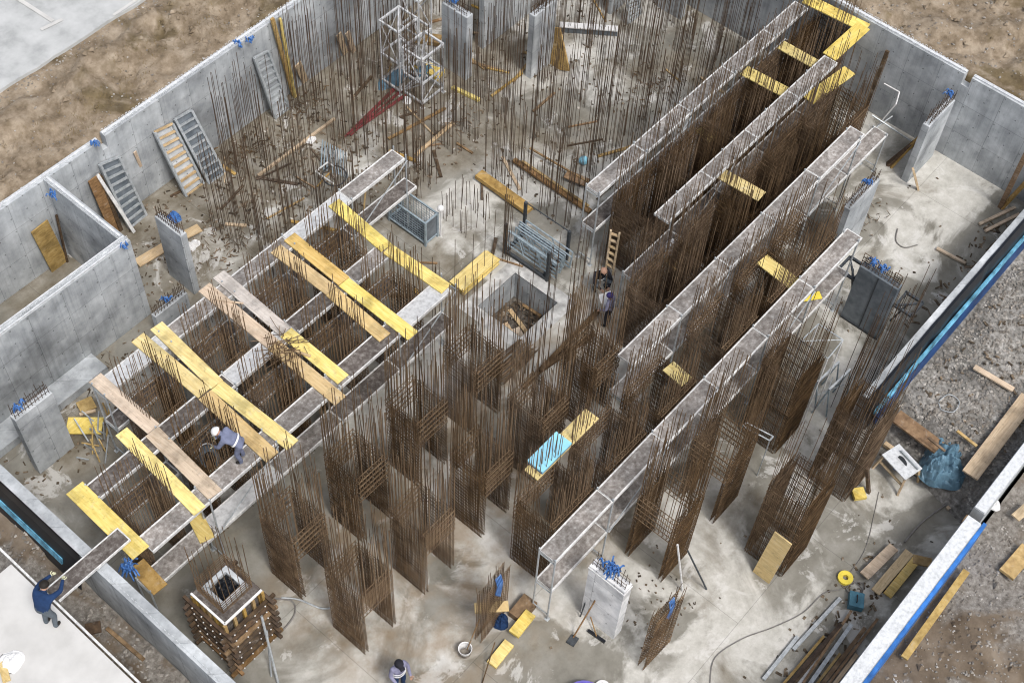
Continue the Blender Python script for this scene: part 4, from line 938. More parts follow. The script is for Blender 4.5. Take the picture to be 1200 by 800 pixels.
for sx_ in range(5):
    f = sx_/4
    for (x,y) in ((x0+(x1-x0)*f,y0+.03),(x0+.03,y0+.18+(y1-y0-.3)*f),(x1-.03,y0+.18+(y1-y0-.3)*f),(x0+(x1-x0)*f,y1-.03)):
        mb = MB(); mb.box(x-.045,x+.045,y-.045,y+.045,.0,h-.12); mb.build('soldier',M['ochre'],t)
for k in range(7):
    z = .25+.40*k
    for s_, mt in (((x0-.32,x1+.32,y0-.13,y0-.03),'darkwood' if k % 4 else 'brownw'),((x0-.32,x1+.32,y1+.03,y1+.13),'darkwood')):
        mb = MB(); mb.box(*s_,z-.06,z+.06); mb.build('waler',M[mt],t)
    for s_, mt in (((x0-.13,x0-.03,y0-.32,y1+.32),'brownw' if k < 2 else 'darkwood'),((x1+.03,x1+.13,y0-.32,y1+.32),'darkwood')):
        mb = MB(); mb.box(*s_,z+.07,z+.19); mb.build('waler',M[mt],t)
    mb = MB()
    for f in (.08,.36,.64,.92):
        mb.ball((x0+(x1-x0)*f,y0-.16,z),.026,6,4); mb.ball((x0-.16,y0+(y1-y0)*f,z+.13),.026,6,4)
    mb.build('tie_cap_row',M['white'],t)
mb = MB()
for k in range(7):
    for s_ in (0,1):
        for (x,y) in ((hx0-.2+(hx1-hx0+.4)*k/6,hy0-.2+s_*(hy1-hy0+.4)),(hx0-.2+s_*(hx1-hx0+.4),hy0-.2+(hy1-hy0+.4)*k/6)):
            mb.rod((x,y,h),(x+random.uniform(-.05,.05),y+random.uniform(-.05,.05),h+random.uniform(1.9,2.8)),.0105,4)
for z in [h+.06+.12*k for k in range(6)]: mb.tube([(hx0-.22,hy0-.22,z),(hx1+.22,hy0-.22,z),(hx1+.22,hy1+.22,z),(hx0-.22,hy1+.22,z),(hx0-.22,hy0-.22,z)],.011,4)
mb.build('bar_mat',M['rust'],t)
mb = MB(); mb.rod((8.9,15.2,2.3),at(326,800,0),.04,6); mb.rod((8.95,15.2,1.2),at(318,792,0),.03,6); mb.build('push_pull_prop',M['galv'],t)

# ---------------------------------------------------------------- things on the lower right floor
plank((1013,674),(1048,640),.25,.34,'greyish plank on the floor left of the two bright boards','pale',.06)
plank((1026,693),(1066,646),.3,.30,'left of two honey boards lying side by side near the low white wall','paleA',.06)
plank((1040,697),(1074,655),.28,.28,'right of two honey boards lying side by side near the low white wall','honey',.06)
plank((1070,654),(1092,659),.3,.32,'short ochre board tucked behind the honey boards','ochre',.06)
plank((1060,770),(1133,668),1.62,.22,'long ochre plank lying on the mud outside the low white wall','ochre',.08)
plank((1137,556),(1206,465),1.52,.55,'wide long honey plank lying on the gravel beside the low wall','paleA',.07)
plank((1142,429),(1188,456),1.45,.2,'grey weathered plank lying on the open gravel','pale',.07)
plank((1050,486),(1101,524),1.1,.55,'broad dark rusty board edging the gravel bank','brownw',.08)
plank((1088,512),(1108,528),1.5,.08,'thin rusty bar on the gravel edge','rust',.05,'bar','bar')
plank((1122,504),(1145,522),1.5,.1,'thin orange batten lying near the tarpaulin','ochre',.06)
plank((1058,536),(1082,511),.3,.42,'pale board lying behind the saw table','pale',.05)
plank((1037,518),(1048,526),.25,.16,'short ochre block beside the tall cage foot','paleA',.14,'wood_block','block')
plank((1042,505),(1052,517),.25,.12,'narrow pale offcut beside the ochre block','paleA',.08,'wood_block','block')
plank((1000,578),(1014,576),.25,.4,'small yellow block on the floor left of the saw table','yelB',.14,'wood_block','block')
lean((1018,577),(1016,548),.12,'dark stake standing beside the saw table','darkwood',.1,z=1.2,name='stake',cat='stake')
p, q = at(1180,668,1.35), at(1203,650,1.35)
plank((1180,672),(1206,642),1.6,.5,'ochre pallet board on the mud at the right edge','ochre',.12)
plank((1190,606),(1206,592),1.6,.3,'small pale board on the mud at the right edge','paleA',.06)
# saw table
t = thing('table_saw','white topped table saw on splayed timber legs with blue motor','table saw',(26.4,4.2,0))
c = at(1057,541,.85); U = (at(1075,562,.85)-at(1045,530,.85)).normalized(); V = Vector((-U.y,U.x,0))
mb = MB(); mb.obox(c,U*.55,V*.38,Vector((0,0,.025))); mb.build('table_top',M['coping'],t)
for a, b in ((-.5,-.3),(.5,-.3),(.5,.3),(-.5,.3)):
    mb = MB(); mb.beam(c+U*a+V*b-Vector((0,0,.03)),c+U*a*1.2+V*b*1.5-Vector((0,0,.85)),.07,.07); mb.build('leg',M['paleA'],t)
mb = MB(); mb.beam(c+U*-.5+V*-.35-Vector((0,0,.4)),c+U*.5+V*-.35-Vector((0,0,.4)),.08,.05); mb.beam(c+U*-.5+V*.35-Vector((0,0,.4)),c+U*.5+V*.35-Vector((0,0,.4)),.08,.05); mb.build('cross_rail',M['paleA'],t)
mb = MB(); mb.lathe((0,0,0),[(0,-.008),(.2,-.008),(.2,.008),(0,.008)],18); mb.v = [tuple(c+U*v[0]+Vector((0,0,v[1]+.04))+V*v[2]) for v in mb.v]; mb.build('blade',M['darkmetal'],t)
mb = MB(); mb.box(c.x-.15,c.x+.2,c.y-.2,c.y+.12,.45,.8); mb.build('motor',M['bluedark'],t)
mb = MB(); mb.obox(c+U*.1+V*.2+Vector((0,0,.09)),U*.4,V*.025,Vector((0,0,.05))); mb.build('fence',M['galv'],t)
mb = MB(); crumple(mb,at(1103,545,.5),1.02,.78,.8,7.7,48,.5); solo(mb,'tarpaulin',M['tarp'],'crumpled blue grey tarpaulin draped at the gravel edge','tarpaulin')
# tool case, tape roll, cables
t = thing('tool_case','small teal tool case on the floor beside tangled cable','case',at(1003,704,0)); c = at(1003,704,.15)
mb = MB(); mb.obox(c,(.22,.12,0),(-.1,.2,0),(0,0,.14)); mb.build('case_body',M['teal'],t)
mb = MB(); mb.tube([c+Vector((-.1,-.05,.14)),c+Vector((-.1,-.05,.22)),c+Vector((.1,.06,.22)),c+Vector((.1,.06,.14))],.018,5); mb.build('handle',M['rubber'],t)
mb = MB(); mb.lathe(at(990,678,.0),[(.09,.01),(.24,.01),(.24,.12),(.09,.12),(.09,.01)],18); solo(mb,'cable_reel',M['tyellow'],'round yellow coil with dark hole on the floor','coil')
def cable(pts, z, r, label, matn='greycable', wob=.1, name='cable'):
    P_ = [at(x,y,z) for x, y in pts]; out = []
    for i in range(len(P_)-1):
        p0, p1, p2, p3 = P_[max(0,i-1)], P_[i], P_[i+1], P_[min(len(P_)-1,i+2)]
        for k in range(6):
            s_ = k/6; out.append(.5*((2*p1)+(p2-p0)*s_+(2*p0-5*p1+4*p2-p3)*s_*s_+(3*p1-p0-3*p2+p3)*s_**3))
    out.append(P_[-1]); mb = MB(); mb.tube(out,r,5); return solo(mb,name,M[matn],label,name)
cable([(832,800),(838,770),(870,748),(905,735),(940,718),(965,695),(985,690),(1000,680)],.03,.016,'grey hose snaking across the floor toward the teal case','greycable',name='hose')
cable([(1000,680),(1010,690),(1002,697),(992,690),(1000,682),(1012,684),(1010,695)],.05,.018,'coiled grey cable around the teal case')
cable([(1060,635),(1080,612),(1110,590),(1140,572),(1150,560)],.08,.035,'grey cable running behind the honey boards to the tarpaulin')
cable([(1030,576),(1015,640),(995,672)],.02,.012,'thin grey cord from the saw table to the yellow coil')
cable([(300,690),(320,700),(342,704),(345,720),(330,740)],.03,.03,'grey hose curling on the floor beside the timber clad column',name='hose')
cable([(330,700),(350,702),(375,712),(388,712)],.06,.03,'pale hose from the timber clad column to the cages','galv',name='hose')
cable([(1100,470),(1112,462),(1124,470),(1118,482),(1104,480),(1100,472)],1.32,.016,'pale coiled wire lying on the gravel','galv')
cable([(1000,195),(985,235),(960,280),(965,300)],.03,.02,'thin grey cord on the floor by the concrete blade pier')
cable([(1052,268),(1050,282),(1060,290),(1075,287)],.03,.025,'short grey hose curve on the pale floor',name='hose')
# lumber and tube stock along the low white wall
names = ['paleA','brownw','rust','ochre','galv','brownw','whitemetal','darkwood','darkwood','ochre']
labs = ['honey lumber length nearest the low white wall in its heap','thick brown lumber length in the heap along the low white wall','rusty tube in the heap along the low white wall','ochre lumber length in the heap along the low white wall','galvanised tube in the heap along the low white wall','brown lumber length in the heap along the low white wall','bright white trim length in the heap along the low white wall','dark lumber length in the heap along the low white wall','long dark lumber length in the heap along the low white wall','outermost ochre lumber length in the heap along the low white wall']
for k in range(10):
    x0 = 17.6+random.uniform(-.5,.6); x1 = x0+random.uniform(2.4,4.0); y = 1.9+.13*k; z = .12+.05*(k%3)
    mb = MB(); mb.beam((x0,y,z),(x1,y+random.uniform(-.15,.3),z+.03),.08 if k%2 else .12,.07); solo(mb,'lumber',M[names[k]],labs[k],'lumber')
for k, (a, b, lab) in enumerate((((930,760),(985,700),'long grey tube lying on the floor toward the honey boards'),((895,795),(935,745),'grey tube lying at the bottom of the floor right of the hose'),((1110,595),(1140,580),'pale tube beside the low white wall joint'),((1068,250),(1102,268),''),((1098,290),(1132,308),'pale square tube lying on the floor near the black membrane'),((1148,262),(1190,242),'pale tube lying by the far corner'),((1155,270),(1195,250),'second pale tube lying by the far corner'))):
    if lab: plank(a,b,.12,.12,lab,'galv' if k < 2 else 'pale',.08,'tube','tube')
# pieces near the white pier
def pole(a, za, b, zb, r, label, matn='darkmetal', name='pole'):
    mb = MB(); mb.rod(at(*a,za),at(*b,zb),r,6,True); return solo(mb,name,M[matn],label,name)
t = thing('shovel','long handled shovel leaning on the white pier','shovel',at(672,748,0))
mb = MB(); mb.rod(at(672,746,.05),at(701,697,1.7),.025,6); mb.build('handle',M['brownw'],t)
mb = MB(); p = at(671,750,.03); mb.obox(p,(.16,.02,.0),(-.02,.13,.0),(0,0,.012)); mb.build('blade',M['darkmetal'],t)
pole((680,722),.05,(689,697),1.3,.022,'dark pole leaning on the left part of the white pier')
pole((703,730),.05,(711,686),2.0,.022,'dark pole leaning on the middle of the white pier')
pole((708,728),.05,(713,712),.9,.018,'short rod leaning on the right part of the white pier')
t = thing('squeegee','black floor squeegee lying before the white pier','squeegee',at(700,746,0))
mb = MB(); mb.beam(at(689,738,.05),at(709,752,.05),.09,.08); mb.build('blade',M['black'],t)
mb = MB(); mb.rod(at(699,745,.08),at(692,722,.3),.02,5); mb.build('handle',M['brownw'],t)
pole((800,692),0,(794,638),2.6,.035,'white prop pole standing beside the first open side cage','whitemetal')
pole((828,690),.03,(806,645),1.9,.03,'dark prop pole leaning beside the first open side cage','darkmetal')
t = thing('bucket','white bucket with a stirring stick on the floor','bucket',at(545,765,0))
mb = MB(); mb.lathe(at(545,765,0),[(.0,.01),(.16,.01),(.2,.36),(.215,.37),(.19,.36),(.155,.06),(0,.06)],16); mb.build('pail',M['white'],t)
mb = MB(); mb.rod(at(546,764,.08),at(562,725,1.3),.02,5); mb.build('stick',M['brownw'],t)
mb = MB(); mb.lathe(at(545,765,.2),[(0,0),(.17,0)],14); mb.build('mortar',M['sumpdirt'],t)
plank((556,712),(596,709),1.0,.32,'honey board laid crosswise on the small flat bar mat','honey',.07)
plank((604,722),(622,700),.3,.5,'brown box side leaning behind the yellow tray','brownw',.3,'crate','crate')
plank((602,742),(622,717),.36,.36,'yellow mortar tray on the brown crate','yelB',.12,'tray','tray')
plank((576,778),(597,752),.14,.34,'yellow mortar tray lying alone on the floor','yelB',.12,'tray','tray')
mb = MB(); crumple(mb,at(587,728,0),.3,.25,.35,5.5); solo(mb,'bag',M['navy'],'dark blue bag on the floor beside the honey board','bag')
pole((565,800),.03,(580,752),.6,.02,'thin rod leaning below the small flat bar mat','rust')
mb = MB(); mb.lathe(at(684,826,0),[(0,.02),(.5,.02),(.6,.32),(.64,.33),(.58,.32),(.48,.06),(0,.06)],24); solo(mb,'tub',M['purple'],'large violet round tub cut by the bottom edge of the photo','tub')
mb = MB(); mb.lathe(at(706,806,.05),[(.16,.0),(.24,.0),(.24,.06),(.16,.06),(.16,0)],16); solo(mb,'hose_ring',M['white'],'white ring beside the violet tub','ring')
# left clutter: tubes heap behind wide pier
for k in range(16):
    a = (100+random.uniform(0,34),495+random.uniform(0,48)); an = random.uniform(-.9,.9)+2.2; L = random.uniform(18,40)
    labs_ = 'loose grey tube in the tangled heap between the wide pier and the far walkway'
    mb = MB(); z0 = random.uniform(.05,.5); mb.rod(at(*a,z0),at(a[0]+L*math.cos(an)*.7,a[1]-L*abs(math.sin(an)),z0+random.uniform(.2,1.1)),.028,5,True)
    solo(mb,'tube',M['galv' if k%3 else 'ochre'],labs_,'tube','tubes heaped beside the wide pier')
mb = MB(); crumple(mb,at(225,289,0),.3,.22,.2,9.1); solo(mb,'bag',M['white'],'small white bag on the floor at the thin blade pier','bag')
mb = MB(); crumple(mb,at(204,256,0),.28,.24,.3,3.1); solo(mb,'bag',M['blue'],'bright blue bag beside the top of the thin blade pier','bag')
mb = MB(); crumple(mb,at(364,165,0),.22,.18,.15,3.9); solo(mb,'bag',M['white'],'white bag lying under the pale round pole','bag')
mb = MB(); crumple(mb,at(477,118,0),.22,.18,.15,6.4); solo(mb,'bag',M['white'],'white bag lying at the upper end of the red pipes','bag')
mb = MB(); crumple(mb,at(1165,592,1.4),.2,.2,.2,6.9); solo(mb,'bag',M['white'],'white scrap on the mud outside the low wall','bag')
mb = MB(); mb.ball(at(684,188,.16),.18,10,8); solo(mb,'ball',M['bluesheet'],'pale turquoise round container among the starter bars','container')
mb = MB(); mb.beam(at(2,775,4.03),at(8,798,4.03),.2,.06); solo(mb,'plank',M['honey'],'short honey board on the slab at the left edge','plank')
mb = MB(); crumple(mb,at(13,775,4.0),.35,.3,.12,8.3); solo(mb,'plastic_sheet',M['white'],'white plastic sheet on the slab at the left edge','plastic sheet')
plank((125,735),(168,772),1.62,.12,'orange brown batten lying in the trench beside the slab','brownw',.08)
plank((100,737),(118,733),1.75,.35,'dark board lying in the trench under the gangway','darkwood',.06)

# ---------------------------------------------------------------- loose stones and rubbish (uncountable)
def pebble(mb, c, r):
    vs = []
    for k in range(6):
        d_ = [(1,0,0),(-1,0,0),(0,1,0),(0,-1,0),(0,0,1),(0,0,-1)][k]; q = r*random.uniform(.6,1.2); vs.append((c[0]+d_[0]*q+random.uniform(-.2,.2)*r, c[1]+d_[1]*q+random.uniform(-.2,.2)*r, c[2]+d_[2]*q*.7))
    mb.add(vs,[(0,2,4),(2,1,4),(1,3,4),(3,0,4),(2,0,5),(1,2,5),(3,1,5),(0,3,5)])
mb = MB()
for _ in range(5200):
    x, y = random.uniform(27,40), random.uniform(1.8,5.6)
    xe = 26.7+1.1*(y-1.7)/4.4
    if x < xe+.2: continue
    z = .35+.87*sstep(0,1.5,x-xe)+.12*noise.fractal(Vector((x*.9,y*.9,2)),1,2,5); pebble(mb,(x,y,z+.02),random.choice((.025,.03,.04,.055,.08)))
for _ in range(4200):
    x, y = random.uniform(18,41), random.uniform(-4,1.0); pebble(mb,(x,y,gz(x,y)+.01),random.choice((.02,.03,.04,.06)))
for _ in range(3400):
    x, y = random.uniform(40.5,50), random.uniform(2,26); pebble(mb,(x,y,gz(x,y)+.01),random.choice((.02,.03,.045,.07)))
for _ in range(1500):
    x, y = random.uniform(10,30), random.choice((random.uniform(31.7,35.7),random.gauss(35.3,.2))); pebble(mb,(x,y,min(3.94,gz(x,y)+.01)),random.choice((.015,.02,.03,.05)))
for _ in range(900):
    x, y = random.uniform(5.2,6.3), random.uniform(12,30); pebble(mb,(x,y,gz(x,y)+.01),random.choice((.03,.05,.08)))
for _ in range(700):
    x, y = random.uniform(0,5), random.uniform(21,30); pebble(mb,(x,y,gz(x,y)+.01),random.choice((.04,.07,.12)))
tag(mb.build('loose_stones',M['stone'],None,(30,10,0)),'loose grey and brown stones scattered over the soil and gravel round the pit','stones',kind='stuff')
mb = MB()
for _ in range(5200):
    k = random.random()
    if k < .4: x, y = random.uniform(5,32), random.uniform(31.75,35.3)
    elif k < .7: x, y = random.uniform(40.6,50), random.uniform(0,27)
    elif k < .9: x, y = random.uniform(16,42), random.uniform(-4,.9)
    else: x, y = random.uniform(-1,6.0), random.uniform(20,30)
    if noise.noise(Vector((x*.6,y*.6,7)))+random.uniform(-.3,.3) < 0: continue
    pebble(mb,(x,y,gz(x,y)-.01),random.choice((.03,.04,.05,.07,.10,.14)))
tag(mb.build('earth_clods',M['ground'],None,(30,10,0)),'loose clods of brown earth lying on the banks round the pit','clods',kind='stuff')
mb = MB()
for _ in range(9000):
    x, y = random.uniform(8,31), random.uniform(32.0,35.2)
    if noise.noise(Vector((x*.45,y*.8,4.2)))+random.uniform(-.25,.25) < .12: continue
    z = gz(x,y)-.02; a = random.uniform(0,6.28); h = random.uniform(.05,.16); w_ = .008; l_ = random.uniform(.02,.12)
    dx, dy = math.cos(a), math.sin(a); mb.add([(x-dy*w_,y+dx*w_,z),(x+dy*w_,y-dx*w_,z),(x+dx*l_,y+dy*l_,z+h)],[(0,1,2)])
tag(mb.build('dry_grass',M['drygrass'],None,(20,33.5,3.9)),'dry olive brown stubble grass on the bank below the street','grass',kind='stuff')
mb = MB()
def chips(n, x0, x1, y0, y1, z=0., smin=.03, smax=.16):
    for _ in range(n):
        x, y = random.uniform(x0,x1), random.uniform(y0,y1)
        if SX[0]-.1 < x < SX[1]+.1 and SY[0]-.1 < y < SY[1]+.1 and z == 0: continue
        L, w = random.uniform(smin,smax), random.uniform(.015,.05); a = random.uniform(0,3.14)
        mb.obox((x,y,z+.015),(math.cos(a)*L,math.sin(a)*L,random.uniform(-.01,.02)),(-math.sin(a)*w,math.cos(a)*w,0),(0,0,.012))
chips(900,15,40,24,31.0,0,.01,.07); chips(250,27,40,18,24,0,.01,.06); chips(120,15,21,28,31,0,.02,.09); chips(60,8,30,2,9,0,.008,.03); chips(40,19,23,2.2,4,0,.01,.06); chips(60,16,19,6.5,8.5,0,.006,.03); chips(24,30,39.8,6.6,11,0,.01,.05); chips(70,17,25,2,3.6,0,.02,.12)
chips(140,SX[0]+.1,SX[1]-.1,SY[0]+.1,SY[1]-.1,-1.3,.03,.12); chips(180,7,14,24,27,0,.01,.08); chips(160,28.5,39,2,5.4,1.24,.02,.12); chips(45,32,39,6.7,7.6,0,.05,.22); chips(400,20,26,24.2,31,0,.02,.1)
tag(mb.build('litter',M['debris'],None,(25,20,0)),'scattered wood chips, tie wire and rubbish across the pit floor','litter',kind='stuff')

# ---------------------------------------------------------------- people
def person(label, loc, face, pose, jacket, trousers, head='hair', tape=False, glove='skin', scale=1.0, vest=None):
    """one continuous skinned body; local +y is the way the person faces"""
    J = {
     'stand': dict(pel=(0,0,.95),che=(0,.02,1.28),nec=(0,.03,1.46),hed=(0,.06,1.64),sh=(.19,.01,1.42),el=(.27,.04,1.14),wr=(.22,.24,.98),hip=(.10,0,.9),kn=(.12,.04,.5),an=(.12,0,.09),to=(.13,.17,.05)),
     'reach': dict(pel=(0,-.08,.93),che=(0,.10,1.24),nec=(0,.20,1.41),hed=(0,.28,1.57),sh=(.21,.13,1.36),el=(.27,.42,1.24),wr=(.17,.66,1.22),hip=(.11,-.06,.9),kn=(.13,.05,.5),an=(.13,-.06,.09),to=(.14,.12,.05)),
     'bend': dict(pel=(0,-.12,.93),che=(0,.20,1.16),nec=(0,.34,1.26),hed=(0,.46,1.34),sh=(.19,.28,1.22),el=(.24,.42,.95),wr=(.14,.58,.80),hip=(.10,-.1,.9),kn=(.12,.02,.5),an=(.12,-.08,.09),to=(.13,.10,.05)),
     'squat': dict(pel=(0,-.05,.34),che=(0,.10,.68),nec=(0,.18,.85),hed=(0,.26,1.01),sh=(.19,.13,.80),el=(.27,.32,.56),wr=(.14,.48,.46),hip=(.11,-.02,.34),kn=(.22,.36,.52),an=(.17,.12,.09),to=(.19,.30,.05)),
    }[pose]
    mir = lambda p: (-p[0],p[1],p[2])
    V_ = []; E_ = []; R_ = []; role = []
    def v(p, r): V_.append(Vector(p)*scale); R_.append(r*scale); return len(V_)-1
    def e(a, b, w): E_.append((a,b)); role.append(w)
    lerp = lambda a, b, f: tuple(a[i]+(b[i]-a[i])*f for i in range(3))
    pel = v(J['pel'],.155); mid = v(lerp(J['pel'],J['che'],.5),.15); che = v(J['che'],.165); nec = v(J['nec'],.06)
    hb = v(lerp(J['nec'],J['hed'],.55),.075); hed = v(J['hed'],.10); htop = v(lerp(J['nec'],J['hed'],1.35),.085)
    e(pel,mid,'j'); e(mid,che,'j'); e(che,nec,'j'); e(nec,hb,'s'); e(hb,hed,'s'); e(hed,htop,'s')
    hands = []
    for s_ in (0, 1):
        m_ = mir if s_ else (lambda p: p)
        sh = v(m_(J['sh']),.085); el = v(m_(J['el']),.062); wr = v(m_(J['wr']),.042); e(che,sh,'j'); e(sh,el,'j'); e(el,wr,'j')
        d = (Vector(m_(J['wr']))-Vector(m_(J['el']))).normalized(); pm = v(Vector(m_(J['wr']))+d*.07,.034); e(wr,pm,'g'); hands.append((Vector(m_(J['wr']))+d*.07, d, -1 if s_ else 1))
        hp = v(m_(J['hip']),.105); kn = v(m_(J['kn']),.078); an = v(m_(J['an']),.055); to = v(m_(J['to']),.045); e(pel,hp,'t'); e(hp,kn,'t'); e(kn,an,'t'); e(an,to,'b')
    me = bpy.data.meshes.new('person'); me.from_pydata([tuple(p) for p in V_], E_, []); me.update()
    o = bpy.data.objects.new('person', me); C.objects.link(o)
    md = o.modifiers.new('skin','SKIN'); md.use_smooth_shade = True
    for i, sv in enumerate(me.skin_vertices[0].data): sv.radius = (R_[i], R_[i]); sv.use_root = (i == 0)
    # the torso is wider than deep
    for i in (pel, mid, che): me.skin_vertices[0].data[i].radius = (R_[i]*1.12, R_[i]*.85)
    o.modifiers.new('sub','SUBSURF').levels = 2
    dg = bpy.context.evaluated_depsgraph_get(); ev = o.evaluated_get(dg); m2 = bpy.data.meshes.new_from_object(ev); o.modifiers.clear(); o.data = m2
    mb = MB(); mb.v = [tuple(q.co) for q in m2.vertices]; mb.f = [tuple(q.vertices) for q in m2.polygons]
    slot = {'j':0,'t':1,'s':2,'g':3,'b':4}
    def seg(p, a, b):
        ab = b-a; t_ = max(0,min(1,(p-a).dot(ab)/ab.length_squared)); return (p-a-ab*t_).length
    for q in m2.polygons:
        best = min(range(len(E_)), key=lambda k: seg(q.center, V_[E_[k][0]], V_[E_[k][1]])/max(R_[E_[k][0]],R_[E_[k][1]])); mb.m.append(slot[role[best]])
    # fingers and face belong to the same body mesh
    mb.mi = 3
    for c, d, s_ in hands:
        sd = d.cross(Vector((0,0,1))).normalized(); dn = sd.cross(d)
        for k, L in enumerate((.075,.09,.085,.065)):
            p0 = c+d*.01+sd*(.03-.02*k); p1 = p0+d*L*.55-dn*.005; p2 = p1+d*L*.35-dn*.03; mb.rod(p0*scale,p1*scale,.010*scale,5); mb.rod(p1*scale,p2*scale,.009*scale,5,True)
        p0 = c-d*.03+sd*.03*s_; p1 = p0+sd*.045*s_+d*.04; mb.rod(p0*scale,p1*scale,.012*scale,5); mb.rod(p1*scale,(p1+d*.035)*scale,.010*scale,5,True)
    hv = (Vector(J['hed'])-Vector(J['nec'])).normalized(); fw = Vector((0,1,0)); fw = (fw-hv*fw.dot(hv)).normalized(); hc = Vector(J['hed'])
    mb.mi = 2; mb.ball((hc+fw*.105-hv*.005)*scale,.018*scale,6,5,(1,1.3,1.4))
    for s_ in (-1,1): mb.ball((hc+Vector((.1*s_,0,0))-hv*.005)*scale,.028*scale,6,5,(.5,.8,1.2))
    mb.mi = 5
    for s_ in (-1,1): mb.ball((hc+fw*.092+Vector((.036*s_,0,0))+hv*.02)*scale,.012*scale,6,4)
    mb.ball((hc+fw*.095-hv*.05)*scale,.022*scale,6,4,(1.2,.4,.4))
    L_ = Vector(loc); bpy.data.objects.remove(o)
    root = mb.build('person',[M[jacket],M[trousers],M['skin'],M[glove],M['boot'],M['hair']],None,(0,0,0),True)
    root.location = L_; root.rotation_euler = (0,0,face); OFF[root.name] = Vector()
    tag(root,label,'person')
    top = hc+hv*.035
    mb = MB()
    def cap(mb, r, zmin, sc):
        o0 = len(mb.v); mb.ball((0,0,0),r,12,8,sc,zmin)
        a = fw.cross(hv).normalized()
        for i in range(o0,len(mb.v)):
            w = Vector(mb.v[i]); mb.v[i] = tuple((top+a*w.x+fw*w.y+hv*w.z)*scale)
    if head == 'helmet':
        cap(mb,.135,-.15,(1,1.15,1)); mb.mi = 0
        o0 = len(mb.v); mb.obox((top+fw*.17-hv*.0)*scale, fw.cross(hv)*.07*scale, fw*.05*scale, hv*.008*scale); mb.build('helmet',M['white'],root,smooth=True)
    elif head == 'purplecap': cap(mb,.122,-.25,(1,1.1,1)); mb.build('cap',M['purplecap'],root,smooth=True)
    elif head == 'blackcap': cap(mb,.125,-.25,(1,1.1,1)); mb.obox((top+fw*.15-hv*.02)*scale, fw.cross(hv)*.07*scale, fw*.06*scale, hv*.006*scale); mb.build('cap',M['darkcl'],root,smooth=True)
    elif head == 'bald': cap(mb,.108,.25,(1,1.1,.9)); mb.build('hair',M['skin'],root,smooth=True)
    else: cap(mb,.118,-.2,(1,1.1,1)); mb.build('hair',M['hair'],root,smooth=True)
    if tape:
        mb = MB(); A_, B_ = Vector(J['pel']), Vector(J['che']); ax = (B_-A_).normalized(); sd = Vector((1,0,0)); fd = sd.cross(ax)
        for f in tape:
            c = A_.lerp(B_,f); pts = [(c+sd*.205*math.cos(a)+fd*.165*math.sin(a))*scale for a in [k*math.pi/9 for k in range(19)]]
            for p, q in zip(pts[:-1],pts[1:]): mb.beam(p,q,.012*scale,.05*scale,ax)
        mb.build('reflective_band',M['reflect'],root)
    return root
E_ = math.pi
person('worker in a dark blue jacket on the slab, leaning toward the gangway', (4.62,18.5,4.0), -math.pi/2+.35, 'reach','navy','greycl','hair',False,'glove',1.12)
person('worker in a white helmet and grey overalls bending on the scaffold walkway', (11.5,18.6,3.86), .6, 'bend','slate','slate','helmet',(.45,),'glove',1.08)
mb = MB(); mb.box(10.85,11.75,19.85,20.3,1.95,2.0); solo(mb,'plank',M['brownw'],'short brown board inside the cage under the dark hooded worker','plank')
person('worker in dark hood crouching inside the cage beside the helmeted one', (11.35,20.1,2.0), 2.7, 'bend','greycl','darkcl','hair',(.5,),'glove',1.0)
person('worker in a black vest with reflective band crouching by the wooden ladder', (26.1,16.5,0), 2.6, 'squat','darkcl','greycl','bald',(.55,),'skin',1.15)
person('worker in a violet cap and lilac jacket standing with a sheet in hand', (24.95,15.15,0), .2, 'stand','lilac','darkcl','purplecap',False,'skin',1.0)
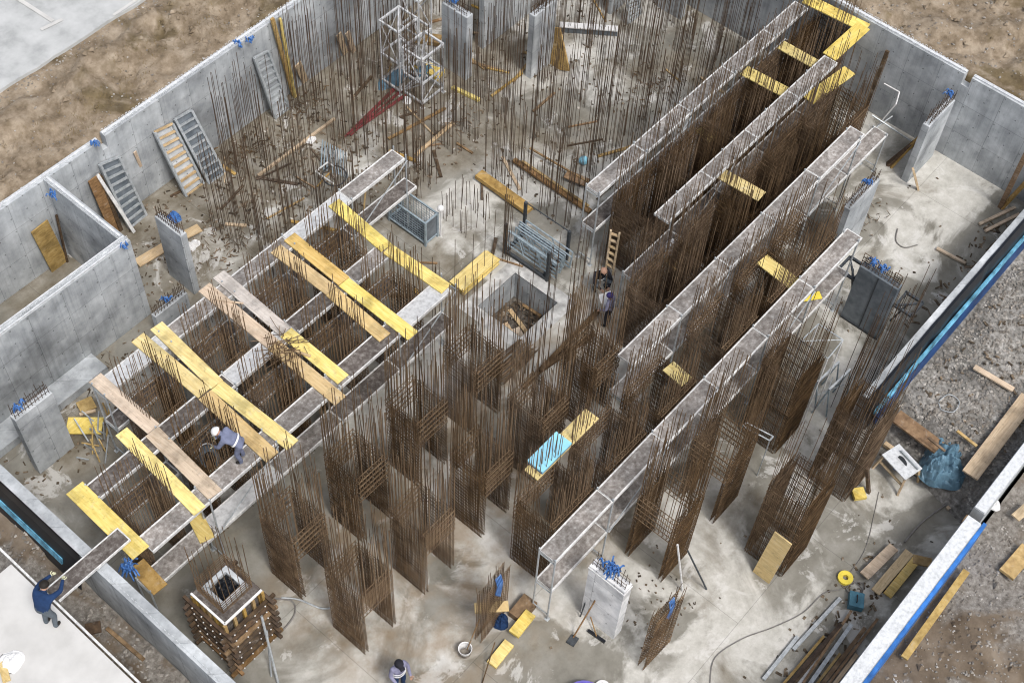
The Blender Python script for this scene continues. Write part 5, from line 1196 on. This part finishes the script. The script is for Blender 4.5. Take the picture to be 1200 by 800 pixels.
mb = MB(); p = Vector((25.15,15.45,1.05)); mb.obox(p,(.22,-.1,0),(.1,.2,.06),(0,0,.006)); solo(mb,'drawing_sheet',M['white'],'white drawing sheet held by the standing worker in the violet cap','sheet')
person('worker in a black cap and blue grey reflective jacket at the bottom edge', at(468,803,0), 2.9, 'stand','lilac','navy','blackcap',(.3,.75),'skin',1.08)

# ---------------------------------------------------------------- light, sky, camera
w = bpy.data.worlds.new('World'); SC.world = w; w.use_nodes = True; nt = w.node_tree
sky = nt.nodes.new('ShaderNodeTexSky'); sky.sky_type = 'NISHITA'; sky.sun_disc = False
SUN_EL, SUN_AZ = math.radians(58), math.radians(195)   # azimuth clockwise from +Y
sky.sun_elevation = SUN_EL; sky.sun_rotation = SUN_AZ; sky.air_density = 1.0; sky.dust_density = 4.0; sky.ozone_density = .6
bg = nt.nodes['Background']; bg.inputs['Strength'].default_value = .13
hs = nt.nodes.new('ShaderNodeHueSaturation'); hs.inputs['Saturation'].default_value = .45
nt.links.new(sky.outputs['Color'], hs.inputs['Color']); nt.links.new(hs.outputs['Color'], bg.inputs['Color'])
sl = bpy.data.lights.new('overcast_sun','SUN'); sl.energy = 1.35; sl.angle = math.radians(12); sl.color = (1,.965,.92)
so = bpy.data.objects.new('overcast_sun', sl); C.objects.link(so)
sd = Vector((math.sin(SUN_AZ)*math.cos(SUN_EL), math.cos(SUN_AZ)*math.cos(SUN_EL), math.sin(SUN_EL)))
so.rotation_euler = (-sd).to_track_quat('-Z','Y').to_euler(); so.location = (0,0,60)
cam = bpy.data.cameras.new('camera'); co = bpy.data.objects.new('camera', cam); C.objects.link(co)
cam.sensor_width = 36; cam.lens = F_PX/1200*36; cam.clip_end = 3000; cam.clip_start = .5
co.matrix_world = Matrix(((CR.x,-CD.x,-FWD.x,CAM.x),(CR.y,-CD.y,-FWD.y,CAM.y),(CR.z,-CD.z,-FWD.z,CAM.z),(0,0,0,1)))
SC.camera = co
SC.view_settings.view_transform = 'Standard'; SC.view_settings.look = 'None'; SC.view_settings.gamma = 1; SC.view_settings.exposure = .56
SC.cycles.filter_width = 1.1; SC.cycles.max_bounces = 6; SC.cycles.use_denoising = True
